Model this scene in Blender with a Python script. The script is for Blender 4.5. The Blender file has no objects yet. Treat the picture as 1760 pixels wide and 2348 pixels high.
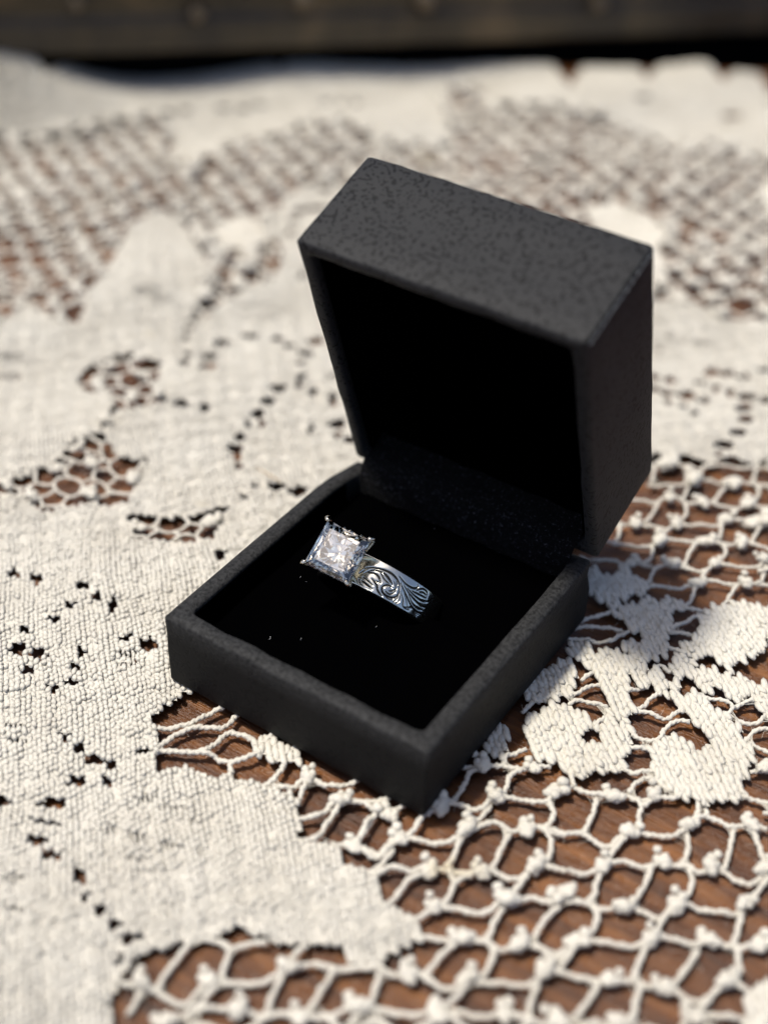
import bpy, math, random
import numpy as np
from mathutils import Vector, Matrix, geometry
random.seed(7); rng=np.random.default_rng(7)
U=.001                                   # everything below is measured in millimetres
R=math.radians
scene=bpy.context.scene
# ---------------------------------------------------------------- camera
cam_d=bpy.data.cameras.new('camera'); cam=bpy.data.objects.new('camera',cam_d)
scene.collection.objects.link(cam); scene.camera=cam
cam_d.sensor_fit='HORIZONTAL'; cam_d.sensor_width=36; cam_d.lens=63.71
cam_d.clip_start=.01; cam_d.clip_end=50
cam.matrix_world=Matrix(((0.8321921,-0.3688739,0.4139908,.0994318),(0.5536929,0.5128716,-0.6560387,-.1303807),(0.0296714,0.775174,0.6310506,.1877912),(0,0,0,1)))
cam_d.dof.use_dof=True; cam_d.dof.focus_distance=.256; cam_d.dof.aperture_fstop=8.2
# ---------------------------------------------------------------- sky and sun
SUN=Vector((-.27,-.20,1.)).normalized()
world=bpy.data.worlds.new('World'); scene.world=world; world.use_nodes=True
wn=world.node_tree; sky=wn.nodes.new('ShaderNodeTexSky'); sky.sky_type='NISHITA'; sky.sun_disc=False
sky.sun_elevation=math.asin(SUN.z); sky.sun_rotation=math.atan2(SUN.x,SUN.y)
wn.links.new(sky.outputs[0],wn.nodes['Background'].inputs[0]); wn.nodes['Background'].inputs[1].default_value=.15
sky.dust_density=1.7; sky.ozone_density=0; sky.air_density=.45
sd=bpy.data.lights.new('sun','SUN'); sd.energy=3.4; sd.angle=R(6.5); sd.color=(1,.95,.86)
so=bpy.data.objects.new('sun',sd); so.rotation_euler=(-SUN).to_track_quat('-Z','Y').to_euler(); scene.collection.objects.link(so)
scene.view_settings.view_transform='Standard'; scene.view_settings.look='None'
scene.view_settings.exposure=.55; scene.view_settings.gamma=1
scene.cycles.caustics_reflective=False; scene.cycles.caustics_refractive=False; scene.cycles.max_bounces=12; scene.cycles.transmission_bounces=12
# ---------------------------------------------------------------- helpers
def empty(name,loc=(0,0,0),label=None,cat=None,group=None):
    o=bpy.data.objects.new(name,None); scene.collection.objects.link(o); o.location=[v*U for v in loc]
    o.empty_display_size=.01
    if label:o['label']=label
    if cat:o['category']=cat
    if group:o['group']=group
    return o
def mesh(name,V,F,mat,smooth=True,attr=None):
    V=np.asarray(V,dtype=np.float64)*U
    me=bpy.data.meshes.new(name)
    if isinstance(F,np.ndarray):
        n,k=F.shape
        me.vertices.add(len(V)); me.vertices.foreach_set('co',V.astype(np.float32).ravel())
        me.loops.add(n*k); me.loops.foreach_set('vertex_index',F.astype(np.int32).ravel())
        me.polygons.add(n); me.polygons.foreach_set('loop_start',np.arange(0,n*k,k,dtype=np.int32))
        me.update(calc_edges=True)
    else:
        me.from_pydata(V.tolist(),[],F); me.update()
    me.materials.append(mat)
    if smooth: me.polygons.foreach_set('use_smooth',np.ones(len(me.polygons),dtype=bool))
    if attr is not None:
        a=me.attributes.new(attr[0],'FLOAT','POINT'); a.data.foreach_set('value',np.asarray(attr[1],dtype=np.float32))
    return me
def part(name,V,F,mat,parent=None,smooth=True,attr=None,**pr):
    me=V if F is None else mesh(name,V,F,mat,smooth,attr)
    o=bpy.data.objects.new(name,me); scene.collection.objects.link(o)
    if parent is not None:
        o.parent=parent
        if parent.type=='EMPTY': o.location=-parent.location
    for k,v in pr.items(): o[k]=v
    return o
class Acc:
    def __init__(s): s.v=[];s.f=[];s.n=0
    def add(s,V,F):
        s.v.append(np.asarray(V,float)); s.f.append(np.asarray(F)+s.n); s.n+=len(V)
    def get(s): return np.concatenate(s.v),np.concatenate(s.f)
def sphere_t(seg,rings):
    V=[(0,0,1)]
    for i in range(1,rings):
        a=math.pi*i/rings
        for j in range(seg):
            b=2*math.pi*(j+.5*(i%2))/seg; V.append((math.sin(a)*math.cos(b),math.sin(a)*math.sin(b),math.cos(a)))
    V.append((0,0,-1)); F=[]
    for j in range(seg): F.append((0,1+j,1+(j+1)%seg))
    for i in range(rings-2):
        for j in range(seg):
            a=1+i*seg+j;b=1+i*seg+(j+1)%seg;c=a+seg;d=b+seg
            if i%2==0: F+=[(a,c,b),(b,c,d)]
            else: F+=[(a,c,d),(a,d,b)]
    l=len(V)-1
    for j in range(seg): F.append((l,l-seg+(j+1)%seg,l-seg+j))
    return np.array(V),np.array(F)
def tube(P,r,seg=8,twist=0.,lobes=.0,cap=False,ph0=0.):
    P=np.asarray(P,float); n=len(P)
    T=np.gradient(P,axis=0); T/=np.linalg.norm(T,axis=1)[:,None]+1e-9
    up=np.tile([0,0,1.],(n,1)); S=np.cross(T,up); ln=np.linalg.norm(S,axis=1)
    bad=ln<.2
    if bad.any(): S[bad]=np.cross(T[bad],[1.,0,0])
    S/=np.linalg.norm(S,axis=1)[:,None]; W=np.cross(S,T)
    L=np.concatenate([[0],np.cumsum(np.linalg.norm(np.diff(P,axis=0),axis=1))])
    a=2*math.pi*np.arange(seg)/seg
    rr=np.broadcast_to(np.asarray(r,float),(n,))
    m=rr[:,None]*(1+lobes*np.cos(2*(a[None]-(L*twist)[:,None]-ph0)))
    V=P[:,None]+S[:,None]*(m*np.cos(a))[...,None]+W[:,None]*(m*np.sin(a))[...,None]
    i=np.arange(n-1)[:,None]*seg;j=np.arange(seg)[None];k=(j+1)%seg
    q=np.stack([i+j,i+k,i+seg+k,i+seg+j],-1).reshape(-1,4)
    F=np.concatenate([q[:,[0,1,2]],q[:,[0,2,3]]])
    V=V.reshape(-1,3)
    if cap:
        nv=len(V); V=np.concatenate([V,P[:1],P[-1:]])
        c1=np.stack([np.full(seg,nv),(np.arange(seg)+1)%seg,np.arange(seg)],-1)
        b=(n-1)*seg; c2=np.stack([np.full(seg,nv+1),b+np.arange(seg),b+(np.arange(seg)+1)%seg],-1)
        F=np.concatenate([F,c1,c2])
    return V,F
def inpoly(x,y,P):
    P=np.asarray(P); r=np.zeros(x.shape,bool); j=len(P)-1
    for i in range(len(P)):
        xi,yi=P[i];xj,yj=P[j]
        if yi!=yj:
            c=((yi>y)!=(yj>y))&(x<(xj-xi)*(y-yi)/(yj-yi)+xi); r^=c
        j=i
    return r
# ---------------------------------------------------------------- materials
def mat(name):
    m=bpy.data.materials.new(name); m.use_nodes=True; nt=m.node_tree
    return m,nt,nt.nodes['Principled BSDF'],lambda t,**k:node(nt,t,k)
def node(nt,t,k):
    n=nt.nodes.new('ShaderNode'+t)
    for a,b in k.items():
        if a in ('x',): continue
        if hasattr(n,a): setattr(n,a,b)
        else: n.inputs[a.replace('_',' ')].default_value=b
    return n
def ramp(nt,stops):
    n=nt.nodes.new('ShaderNodeValToRGB'); e=n.color_ramp.elements
    while len(e)<len(stops): e.new(.5)
    for i,(p,c) in enumerate(stops): e[i].position=p; e[i].color=(*c,1) if len(c)==3 else c
    return n
def coords(nt,scale=(1,1,1),rot=(0,0,0)):
    g=nt.nodes.new('ShaderNodeNewGeometry'); mp=nt.nodes.new('ShaderNodeMapping')
    mp.inputs['Scale'].default_value=scale; mp.inputs['Rotation'].default_value=rot
    nt.links.new(g.outputs['Position'],mp.inputs['Vector']); return mp.outputs[0]
def bump(nt,b,h,dist,strength=1.,prev=None):
    n=nt.nodes.new('ShaderNodeBump'); n.inputs['Distance'].default_value=dist; n.inputs['Strength'].default_value=strength
    nt.links.new(h,n.inputs['Height'])
    if prev is not None: nt.links.new(prev,n.inputs['Normal'])
    nt.links.new(n.outputs[0],b.inputs['Normal']); return n.outputs[0]
def noise(nt,v,scale,detail=3,rough=.5):
    n=nt.nodes.new('ShaderNodeTexNoise'); n.inputs['Scale'].default_value=scale; n.inputs['Detail'].default_value=detail; n.inputs['Roughness'].default_value=rough
    nt.links.new(v,n.inputs['Vector']); return n.outputs[0]
# cotton thread
COTTON,nt,b,_=mat('cotton_thread')
v=coords(nt); c=ramp(nt,[(.3,(.70,.655,.555)),(.7,(.80,.76,.66))]); nt.links.new(noise(nt,v,60,4),c.inputs[0])
st=ramp(nt,[(.70,(1,1,1)),(.80,(.95,.84,.58))]); nt.links.new(noise(nt,v,38,2),st.inputs[0])
mx=nt.nodes.new('ShaderNodeMixRGB'); mx.blend_type='MULTIPLY'; mx.inputs[0].default_value=1
nt.links.new(c.outputs[0],mx.inputs[1]); nt.links.new(st.outputs[0],mx.inputs[2]); nt.links.new(mx.outputs[0],b.inputs['Base Color'])
b.inputs['Roughness'].default_value=.75; b.inputs['Sheen Weight'].default_value=.15
b.inputs['Specular IOR Level'].default_value=.25
vf=coords(nt,(1,.35,1),(0,0,R(44))); h1=noise(nt,vf,3600,3,.7)
bump(nt,b,h1,.0004,.8)
tl=nt.nodes.new('ShaderNodeBsdfTranslucent'); ms=nt.nodes.new('ShaderNodeMixShader'); ms.inputs[0].default_value=.22
nt.links.new(mx.outputs[0],tl.inputs['Color']); nt.links.new(b.outputs[0],ms.inputs[1]); nt.links.new(tl.outputs[0],ms.inputs[2]); nt.links.new(ms.outputs[0],nt.nodes['Material Output'].inputs['Surface'])
# walnut table
WOOD,nt,b,_=mat('walnut')
v=coords(nt,(1,9,1),(0,0,R(-27))); n1=noise(nt,v,26,6,.65)
c=ramp(nt,[(.28,(.014,.005,.0016)),(.46,(.082,.031,.008)),(.68,(.19,.080,.020))]); nt.links.new(n1,c.inputs[0])
v3=coords(nt); mc=ramp(nt,[(.35,(.72,.62,.55)),(.65,(1.15,1.05,.95))]); nt.links.new(noise(nt,v3,55,3),mc.inputs[0])
mx=nt.nodes.new('ShaderNodeMixRGB'); mx.blend_type='MULTIPLY'; mx.inputs[0].default_value=1
nt.links.new(c.outputs[0],mx.inputs[1]); nt.links.new(mc.outputs[0],mx.inputs[2]); nt.links.new(mx.outputs[0],b.inputs['Base Color'])
b.inputs['Roughness'].default_value=.3; b.inputs['Specular IOR Level'].default_value=.45
v2=coords(nt,(1,14,1),(0,0,R(-27))); bump(nt,b,noise(nt,v2,190,4,.6),.0006,.7)
# leatherette
def leather(name,base,pit,spec=.16,rough=.6):
    m,nt,b,_=mat(name); v=coords(nt)
    wv=nt.nodes.new('ShaderNodeTexNoise'); wv.inputs['Scale'].default_value=900; nt.links.new(v,wv.inputs['Vector'])
    ad=nt.nodes.new('ShaderNodeVectorMath'); ad.operation='MULTIPLY_ADD'; ad.inputs[1].default_value=(.0007,)*3
    nt.links.new(wv.outputs['Color'],ad.inputs[0]); nt.links.new(v,ad.inputs[2])
    vo=nt.nodes.new('ShaderNodeTexNoise'); vo.inputs['Scale'].default_value=1350; vo.inputs['Detail'].default_value=0
    nt.links.new(ad.outputs[0],vo.inputs['Vector'])
    r=ramp(nt,[(.365,pit),(.41,base)]); nt.links.new(vo.outputs[0],r.inputs[0]); nt.links.new(r.outputs[0],b.inputs['Base Color'])
    r2=ramp(nt,[(.33,(0,0,0)),(.42,(1,1,1))]); nt.links.new(vo.outputs[0],r2.inputs[0])
    b.inputs['Roughness'].default_value=rough; b.inputs['Specular IOR Level'].default_value=spec
    pb=bump(nt,b,r2.outputs[0],.00010,.6)
    bump(nt,b,noise(nt,v,70,2),.0005,.35,pb)
    return m
LEATHER=leather('pebbled_leatherette',(.0188,.019,.0195),(.0045,.0045,.0045))
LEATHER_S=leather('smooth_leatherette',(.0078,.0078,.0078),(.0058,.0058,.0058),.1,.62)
nt=LEATHER_S.node_tree; b=nt.nodes['Principled BSDF']; v=coords(nt)      # the turned rim is coloured lighter to stand for sunlight on its top
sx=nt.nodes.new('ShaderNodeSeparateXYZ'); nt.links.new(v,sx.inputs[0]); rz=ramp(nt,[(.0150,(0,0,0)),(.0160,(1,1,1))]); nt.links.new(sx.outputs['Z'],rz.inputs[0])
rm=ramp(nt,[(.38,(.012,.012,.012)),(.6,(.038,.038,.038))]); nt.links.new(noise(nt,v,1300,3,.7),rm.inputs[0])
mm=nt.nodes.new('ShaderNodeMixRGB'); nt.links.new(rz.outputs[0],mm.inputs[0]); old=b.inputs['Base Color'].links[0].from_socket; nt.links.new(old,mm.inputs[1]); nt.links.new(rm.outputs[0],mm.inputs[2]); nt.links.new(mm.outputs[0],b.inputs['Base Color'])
# velvet, satin, seam
VELVET,nt,b,_=mat('black_velvet'); b.inputs['Base Color'].default_value=(.0004,.0004,.0005,1); b.inputs['Roughness'].default_value=1; b.inputs['Specular IOR Level'].default_value=.0
bump(nt,b,noise(nt,coords(nt),2500,3),.0004,.6)
SATIN,nt,b,_=mat('black_satin'); b.inputs['Base Color'].default_value=(.004,.004,.006,1); b.inputs['Roughness'].default_value=.45; b.inputs['Specular IOR Level'].default_value=.12
v=coords(nt,(1,1,1)); nf=noise(nt,v,1900,4,.8); bump(nt,b,nf,.0016,1.); cs=ramp(nt,[(.58,(.0015,.0015,.002)),(.68,(.14,.14,.16))]); nt.links.new(nf,cs.inputs[0]); nt.links.new(cs.outputs[0],b.inputs['Base Color'])  # pale specks paint the satin's glints into its colour
SEAM,nt,b,_=mat('seam_thread'); b.inputs['Base Color'].default_value=(.10,.11,.12,1); b.inputs['Roughness'].default_value=.35
bump(nt,b,noise(nt,coords(nt),1800,2),.0008,1.)
LINT,nt,b,_=mat('lint'); b.inputs['Base Color'].default_value=(.6,.6,.6,1)
STRAW,nt,b,_=mat('straw'); b.inputs['Base Color'].default_value=(.42,.27,.11,1)
# white gold with blackened engraving
GOLD,nt,b,_=mat('engraved_white_gold'); b.inputs['Metallic'].default_value=1
at=nt.nodes.new('ShaderNodeAttribute'); at.attribute_name='groove'
c=ramp(nt,[(.25,(.74,.73,.64)),(.6,(.012,.012,.014))]); nt.links.new(at.outputs['Fac'],c.inputs[0]); nt.links.new(c.outputs[0],b.inputs['Base Color'])
rr=ramp(nt,[(.25,(.17,)*3),(.6,(.5,)*3)]); nt.links.new(at.outputs['Fac'],rr.inputs[0]); nt.links.new(rr.outputs[0],b.inputs['Roughness'])
bump(nt,b,noise(nt,coords(nt),350,2),.00025,.35)
METAL,nt,b,_=mat('polished_white_gold'); b.inputs['Metallic'].default_value=1; b.inputs['Base Color'].default_value=(.83,.75,.58,1); b.inputs['Roughness'].default_value=.07
DIAMOND,nt,b,_=mat('diamond'); nt.nodes.remove(b); g=nt.nodes.new('ShaderNodeBsdfGlass'); g.inputs['IOR'].default_value=2.42; g.inputs['Color'].default_value=(1,.985,.94,1); g.inputs['Roughness'].default_value=.0
nt.links.new(g.outputs[0],nt.nodes['Material Output'].inputs['Surface'])
# dark carved board
BOARD,nt,b,_=mat('dark_old_wood'); v=coords(nt,(1,1,.6)); c=ramp(nt,[(.3,(.020,.013,.005)),(.55,(.058,.040,.017)),(.72,(.13,.085,.038))]); nt.links.new(noise(nt,v,42,4,.6),c.inputs[0]); nt.links.new(c.outputs[0],b.inputs['Base Color'])
b.inputs['Roughness'].default_value=.5; bump(nt,b,noise(nt,v,120,4),.001,.6)
GAP_SHADE,nt,b,_=mat('gap_shade_black'); b.inputs['Base Color'].default_value=(.0012,.0012,.0012,1); b.inputs['Roughness'].default_value=.9; b.inputs['Specular IOR Level'].default_value=.05  # near-black stands in for the shade in the gap below the board
STUD,nt,b,_=mat('worn_brass'); b.inputs['Metallic'].default_value=.8; b.inputs['Base Color'].default_value=(.16,.125,.085,1); b.inputs['Roughness'].default_value=.45; bump(nt,b,noise(nt,coords(nt),300,3),.0005,.5)
# ---------------------------------------------------------------- lace layout on the table, in millimetres
NETS=[[(-26.0,-9.3),(-23.5,3.3),(-22.7,19.8),(-21.3,32.4),(-19.8,45.8),(-12.5,68.6),(1.7,75.2),(15.8,81.7),(14.3,106.1),(15.2,115.6),(16.1,119.8),(20.5,119.7),(21.5,123.8),(27.9,124.4),(30.5,131.4),(33.4,129.7),(36.0,131.4),(37.7,135.4),(49.4,144.3),(62.5,106.5),(73.3,75.1),(82.3,49.6),(90.0,27.3),(96.7,8.5),(102.5,-7.3),(88.0,-17.8),(73.8,-28.2),(59.6,-38.1),(45.2,-47.5),(30.7,-56.8),(16.4,-66.4),(7.7,-56.1),(5.5,-52.4),(5.5,-46.9),(8.7,-43.3),(10.8,-40.5),(14.0,-37.4),(15.9,-34.2),(17.6,-35.4),(25.1,-32.2),(27.0,-31.3),(31.0,-28.6),(33.1,-30.4),(37.3,-28.2),(37.2,-26.2),(40.0,-20.4),(39.3,-18.5),(36.2,-18.2),(32.4,-18.3),(30.5,-17.7),(27.2,-14.3),(26.4,-13.8),(22.2,-16.7),(19.1,-13.5),(13.2,-16.5),(10.5,-12.9),(7.1,-8.9),(3.7,-9.5),(-0.9,-11.0),(-3.1,-12.5),(-4.6,-11.8),(-8.4,-14.5),(-13.8,-15.2),(-16.2,-19.3),(-20.8,-13.3)],[(-242.3,144.6),(-219.6,161.2),(-212.1,183.7),(-206.3,197.7),(-191.5,191.7),(-177.3,173.5),(-172.4,183.5),(-170.1,199.8),(-163.6,211.3),(-156.4,225.0),(-153.6,233.2),(-135.8,225.1),(-125.3,228.7),(-113.1,242.6),(-126.9,257.6),(-142.8,280.4),(-131.9,291.2),(-116.9,268.8),(-106.0,285.3),(-85.0,290.2),(-63.7,286.5),(-52.4,283.9),(-46.2,297.3),(-30.0,293.6),(-0.2,299.0),(17.5,246.9),(32.2,203.7),(19.0,197.1),(4.0,188.6),(-5.0,190.4),(-14.9,188.0),(-26.3,206.4),(-48.8,192.3),(-63.6,177.6),(-78.9,164.5),(-117.6,188.1),(-131.4,190.3),(-135.1,178.3),(-127.7,161.5),(-110.2,143.4),(-105.7,132.7),(-108.0,119.1),(-108.6,112.0),(-107.0,104.2),(-108.3,103.0),(-114.8,111.9),(-126.8,128.3),(-142.3,140.7),(-149.7,144.2),(-158.0,145.6),(-157.9,132.2),(-145.2,110.5),(-138.1,93.7),(-131.4,83.0),(-137.9,81.2),(-149.0,82.2),(-150.1,73.2),(-153.4,62.0),(-181.8,87.8),(-210.4,114.6)],[(-116.4,67.8),(-117.4,74.8),(-112.1,81.0),(-102.1,82.0),(-97.4,75.7),(-96.9,70.9),(-92.7,71.2),(-87.9,69.0),(-92.7,62.8),(-96.2,58.5),(-93.3,50.5),(-96.2,53.0),(-99.6,62.2),(-103.5,64.9),(-108.0,61.5),(-113.7,63.3)],[(-102.6,23.1),(-97.3,28.4),(-95.5,36.8),(-97.4,44.8),(-93.9,51.2),(-85.4,46.6),(-78.5,48.3),(-71.4,35.6),(-75.0,31.4),(-78.3,31.2),(-84.8,22.1),(-92.4,24.2),(-99.2,19.8)],[(-68.9,32.1),(-64.8,34.2),(-56.9,39.6),(-54.9,45.0),(-52.0,47.0),(-52.0,42.2),(-48.5,37.1),(-51.0,33.3),(-60.4,27.7),(-61.5,26.1)]]
MOTIFS=[[(30.7,30.0),(33.2,33.9),(34.0,37.0),(35.9,38.0),(37.7,36.0),(39.7,37.4),(41.7,36.7),(41.9,34.8),(40.3,33.0),(42.6,29.8),(45.6,32.3),(44.8,34.8),(42.9,35.2),(42.9,37.2),(44.6,38.6),(47.8,39.3),(50.3,35.0),(49.8,33.2),(51.0,30.2),(47.2,25.5),(44.8,22.8),(41.6,23.5),(38.8,23.5),(36.8,22.8),(33.7,25.9)],[(33.7,49.1),(33.9,53.1),(36.0,56.1),(38.8,55.0),(39.5,52.4),(41.9,51.1),(44.0,47.3),(45.9,44.3),(47.3,40.4),(44.6,38.6),(42.8,39.3),(41.9,42.2),(40.2,44.6),(37.5,46.5)],[(27.9,34.5),(26.2,37.7),(28.0,43.5),(29.7,46.2),(30.5,48.4),(33.0,47.0),(34.2,44.1),(33.4,42.8),(34.9,40.5),(33.4,39.1),(31.4,36.3),(29.2,34.0)],[(28.1,52.1),(30.5,53.4),(31.5,55.3),(34.2,51.0),(33.7,49.1),(31.3,48.9),(29.0,50.4)],[(25.1,67.2),(21.4,74.6),(22.2,75.7),(24.3,74.3),(26.7,75.5),(26.7,78.4),(28.5,79.0),(30.2,76.9),(33.6,78.2),(34.6,76.1),(33.6,73.2),(30.3,70.3),(32.6,67.0),(31.3,65.6),(28.0,67.5)],[(33.3,64.9),(32.7,68.2),(34.3,70.4),(35.9,73.2),(38.3,73.8),(38.5,75.6),(39.5,76.9),(42.6,75.8),(42.9,74.4),(40.9,72.4),(42.5,70.4),(43.6,67.0),(43.2,65.2),(44.7,62.7),(44.9,59.4),(40.4,56.2),(38.3,57.2),(37.8,58.8),(39.4,61.0),(40.4,62.2),(37.8,62.9),(35.6,63.4)],[(46.3,74.7),(47.7,78.3),(50.3,81.1),(52.7,83.2),(57.1,84.6),(63.3,88.4),(65.8,81.6),(59.5,76.3),(61.0,73.2),(57.3,65.8),(57.9,62.8),(55.9,63.9),(53.2,66.0),(50.1,63.0),(47.6,63.8),(46.8,65.7),(48.5,67.4),(48.1,70.7),(48.5,72.5)],[(47.0,58.9),(46.8,60.7),(48.8,62.6),(50.9,62.0),(52.3,58.6),(50.6,57.0),(48.5,57.0)],[(52.2,59.0),(52.5,61.1),(55.1,61.4),(57.8,62.3),(61.2,63.6),(63.1,60.3),(62.3,57.9),(60.4,56.6),(57.6,58.4),(56.3,55.7),(54.9,54.8)],[(63.1,60.3),(63.1,62.5),(65.0,64.3),(67.6,65.2),(70.0,66.9),(72.1,61.1),(65.9,57.7)],[(39.0,53.2),(39.2,55.3),(40.9,56.5),(43.0,56.0),(45.4,52.9),(45.8,50.8),(44.8,49.6),(42.8,51.1),(41.5,51.1)],[(44.7,54.3),(44.7,55.8),(46.3,56.4),(48.1,54.3),(49.6,53.0),(49.5,50.1),(47.4,50.5)],[(48.3,55.6),(50.6,54.9),(53.1,51.5),(54.2,54.4),(57.1,54.2),(58.4,52.2),(61.0,52.6),(64.5,50.9),(66.5,48.2),(68.7,47.1),(70.1,43.6),(69.2,40.4),(71.1,38.0),(71.2,35.6),(66.6,31.2),(62.2,30.0),(59.6,30.0),(56.0,31.8),(54.6,34.7),(52.8,36.7),(54.1,40.0),(57.4,42.7),(59.6,40.9),(61.8,43.1),(59.4,46.7),(56.1,47.9),(53.3,48.8),(50.5,51.9)],[(27.9,19.8),(27.4,24.9),(28.5,26.4),(31.3,22.9),(32.7,19.2),(30.9,18.0)],[(87.4,0.4),(88.6,3.9),(96.5,9.1),(99.6,0.6),(102.5,-7.3),(92.7,-14.4),(87.7,-2.9)],[(-6.8,-4.7),(-5.5,-1.3),(0.9,-0.6),(3.1,-1.5),(0.5,-4.0),(-3.3,-5.4)],[(-138.0,144.9),(-140.0,152.8),(-137.4,160.5),(-131.1,159.2),(-125.5,153.0),(-122.5,141.6),(-126.7,140.5),(-132.2,141.0)],[(-56.1,223.6),(-49.5,232.5),(-36.0,230.4),(-28.9,224.9),(-26.4,212.9),(-16.9,198.4),(-21.4,189.8),(-43.0,210.5)],[(-18.8,273.9),(-12.4,281.8),(-2.4,279.9),(4.7,259.6),(-7.8,253.4)]]
NET_HOLES=[(17.8,119.1),(24.2,122.3),(27.0,133.2),(32.9,129.8),(22.6,114.3),(32.9,123.7),(39.6,127.0),(23.3,107.0),(31.0,113.4),(37.5,116.8),(43.2,119.6),(21.6,98.5),(27.3,100.8),(34.1,105.4),(42.4,113.4),(25.4,90.4),(35.2,98.9),(42.9,105.1),(47.4,106.7),(20.1,88.4),(25.7,84.0),(33.5,89.6),(40.0,92.4),(46.6,98.4),(24.5,77.3),(31.1,79.2),(36.9,82.8),(47.7,91.5),(38.6,76.7),(45.9,81.8),(52.3,85.7),(28.5,65.8),(32.4,70.1),(31.8,63.3),(32.8,59.3),(37.5,59.6),(28.7,54.4),(34.3,54.3),(43.1,72.4),(46.6,71.2),(46.1,65.7),(46.8,60.7),(53.2,63.1),(60.5,67.5),(33.8,47.1),(34.8,42.6),(38.7,43.0),(38.8,38.5),(32.9,34.3),(45.8,48.0),(50.1,47.3),(49.7,41.7),(51.7,55.9),(57.8,57.2),(59.5,53.8),(64.6,55.0),(56.1,44.0),(42.2,32.4),(68.6,50.8),(31.0,26.8),(34.8,21.3),(52.9,33.5),(70.5,39.4),(70.5,48.3),(48.1,24.3),(56.0,28.4),(48.1,15.9),(54.9,18.9),(62.0,24.1),(52.7,7.6),(62.4,17.2),(70.2,24.9),(76.7,26.0),(70.4,32.7),(72.8,40.5),(53.2,1.8),(61.6,7.5),(67.8,10.9),(75.5,14.8),(57.9,-4.5),(65.1,-0.4),(76.0,10.0),(82.9,12.9),(19.0,-7.0),(23.6,-8.2),(30.5,-1.0),(24.3,-13.9),(31.4,-6.3),(31.0,11.2),(39.4,16.7),(40.7,10.6),(38.4,0.2),(45.3,2.7),(30.5,-15.0),(35.5,-14.3),(43.2,-8.0),(43.2,-14.6),(51.7,-8.7),(52.0,-0.8),(41.2,-23.3),(47.3,-21.4),(56.9,-8.0),(55.3,-16.4),(37.0,-32.9),(44.2,-30.9),(55.4,-22.7),(62.3,-18.2),(66.1,-7.5),(74.2,-1.7),(81.1,-0.1),(86.7,4.3),(64.1,-16.8),(70.6,-13.9),(77.2,-10.3),(85.7,-2.9),(79.4,21.8),(82.4,19.9),(8.0,-47.9),(14.4,-44.9),(21.0,-38.7),(22.6,-45.8),(30.3,-38.4),(36.8,-35.8),(30.2,-31.0),(13.9,-13.6),(18.6,-11.2),(12.0,-56.0),(-20.9,-5.6),(-16.0,-2.9),(-20.0,-11.8),(-15.0,-9.3),(-8.7,-6.6),(-14.4,-15.2),(-8.4,-12.2),(-1.4,-9.2),(3.0,-5.5),(8.3,-2.4),(10.3,-8.6),(17.5,-8.4),(-96.6,27.0),(-92.6,32.4),(-93.2,37.4),(-93.5,42.2),(-93.4,46.3),(-90.9,27.3),(-86.6,32.7),(-87.1,38.1),(-86.8,42.7),(-85.6,46.0),(-85.5,28.2),(-81.0,34.1),(-81.3,38.6),(-81.3,44.0),(-74.8,34.9),(-76.5,39.0),(-80.3,28.9),(-84.0,23.1),(-96.1,22.3),(-93.3,50.5),(-90.7,22.5),(-76.3,43.5),(-114.1,67.9),(-114.6,73.5),(-109.7,73.2),(-110.6,79.4),(-108.8,62.3),(-109.0,67.5),(-100.0,64.3),(-100.5,70.7),(-95.7,70.4),(-94.1,64.8),(-97.4,75.7),(-106.1,79.6),(-89.7,67.7),(-97.2,59.6),(-63.8,33.0),(-59.0,34.8),(-55.0,41.9),(-53.7,35.6),(-49.9,36.9),(-61.7,29.2),(-60.9,26.0),(-57.4,30.2),(-52.2,32.4)]
KNOTS=[(19.9,117.4),(27.1,115.4),(35.3,121.0),(25.5,106.1),(31.9,109.9),(40.7,115.8),(23.0,93.8),(30.2,99.6),(38.5,107.2),(44.9,110.4),(29.8,91.4),(38.1,97.4),(44.8,101.8),(28.2,81.5),(35.1,86.4),(42.6,91.7),(42.1,83.4),(50.5,89.2),(50.4,98.5),(29.8,16.0),(37.8,20.1),(28.6,4.0),(35.5,10.9),(44.0,17.9),(26.4,-6.4),(34.8,2.1),(43.5,7.8),(34.4,-8.7),(41.5,-4.4),(48.6,2.2),(38.6,-14.5),(47.8,-6.5),(55.1,-0.4),(45.6,-16.7),(53.4,-12.7),(41.8,-27.0),(49.9,-22.3),(59.1,-14.2),(48.8,-30.1),(57.2,-24.4),(64.7,-20.8),(38.8,-35.8),(21.2,-12.1),(22.1,-2.7),(52.7,23.0),(58.3,27.5),(66.2,25.0),(74.8,30.9),(58.3,17.4),(57.7,8.5),(65.6,15.3),(72.7,19.2),(80.3,23.8),(64.0,3.1),(71.1,9.1),(80.1,15.2),(61.0,-6.9),(70.2,0.5),(78.2,5.5),(85.4,9.5),(68.2,-10.2),(75.7,-6.6),(83.3,0.1),(72.4,-15.8),(81.3,-8.4),(8.7,-51.0),(16.7,-45.1),(25.4,-36.5),(24.0,-46.3),(32.2,-42.6),(15.3,-54.2),(6.3,-4.5),(13.9,-5.4)]
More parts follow.
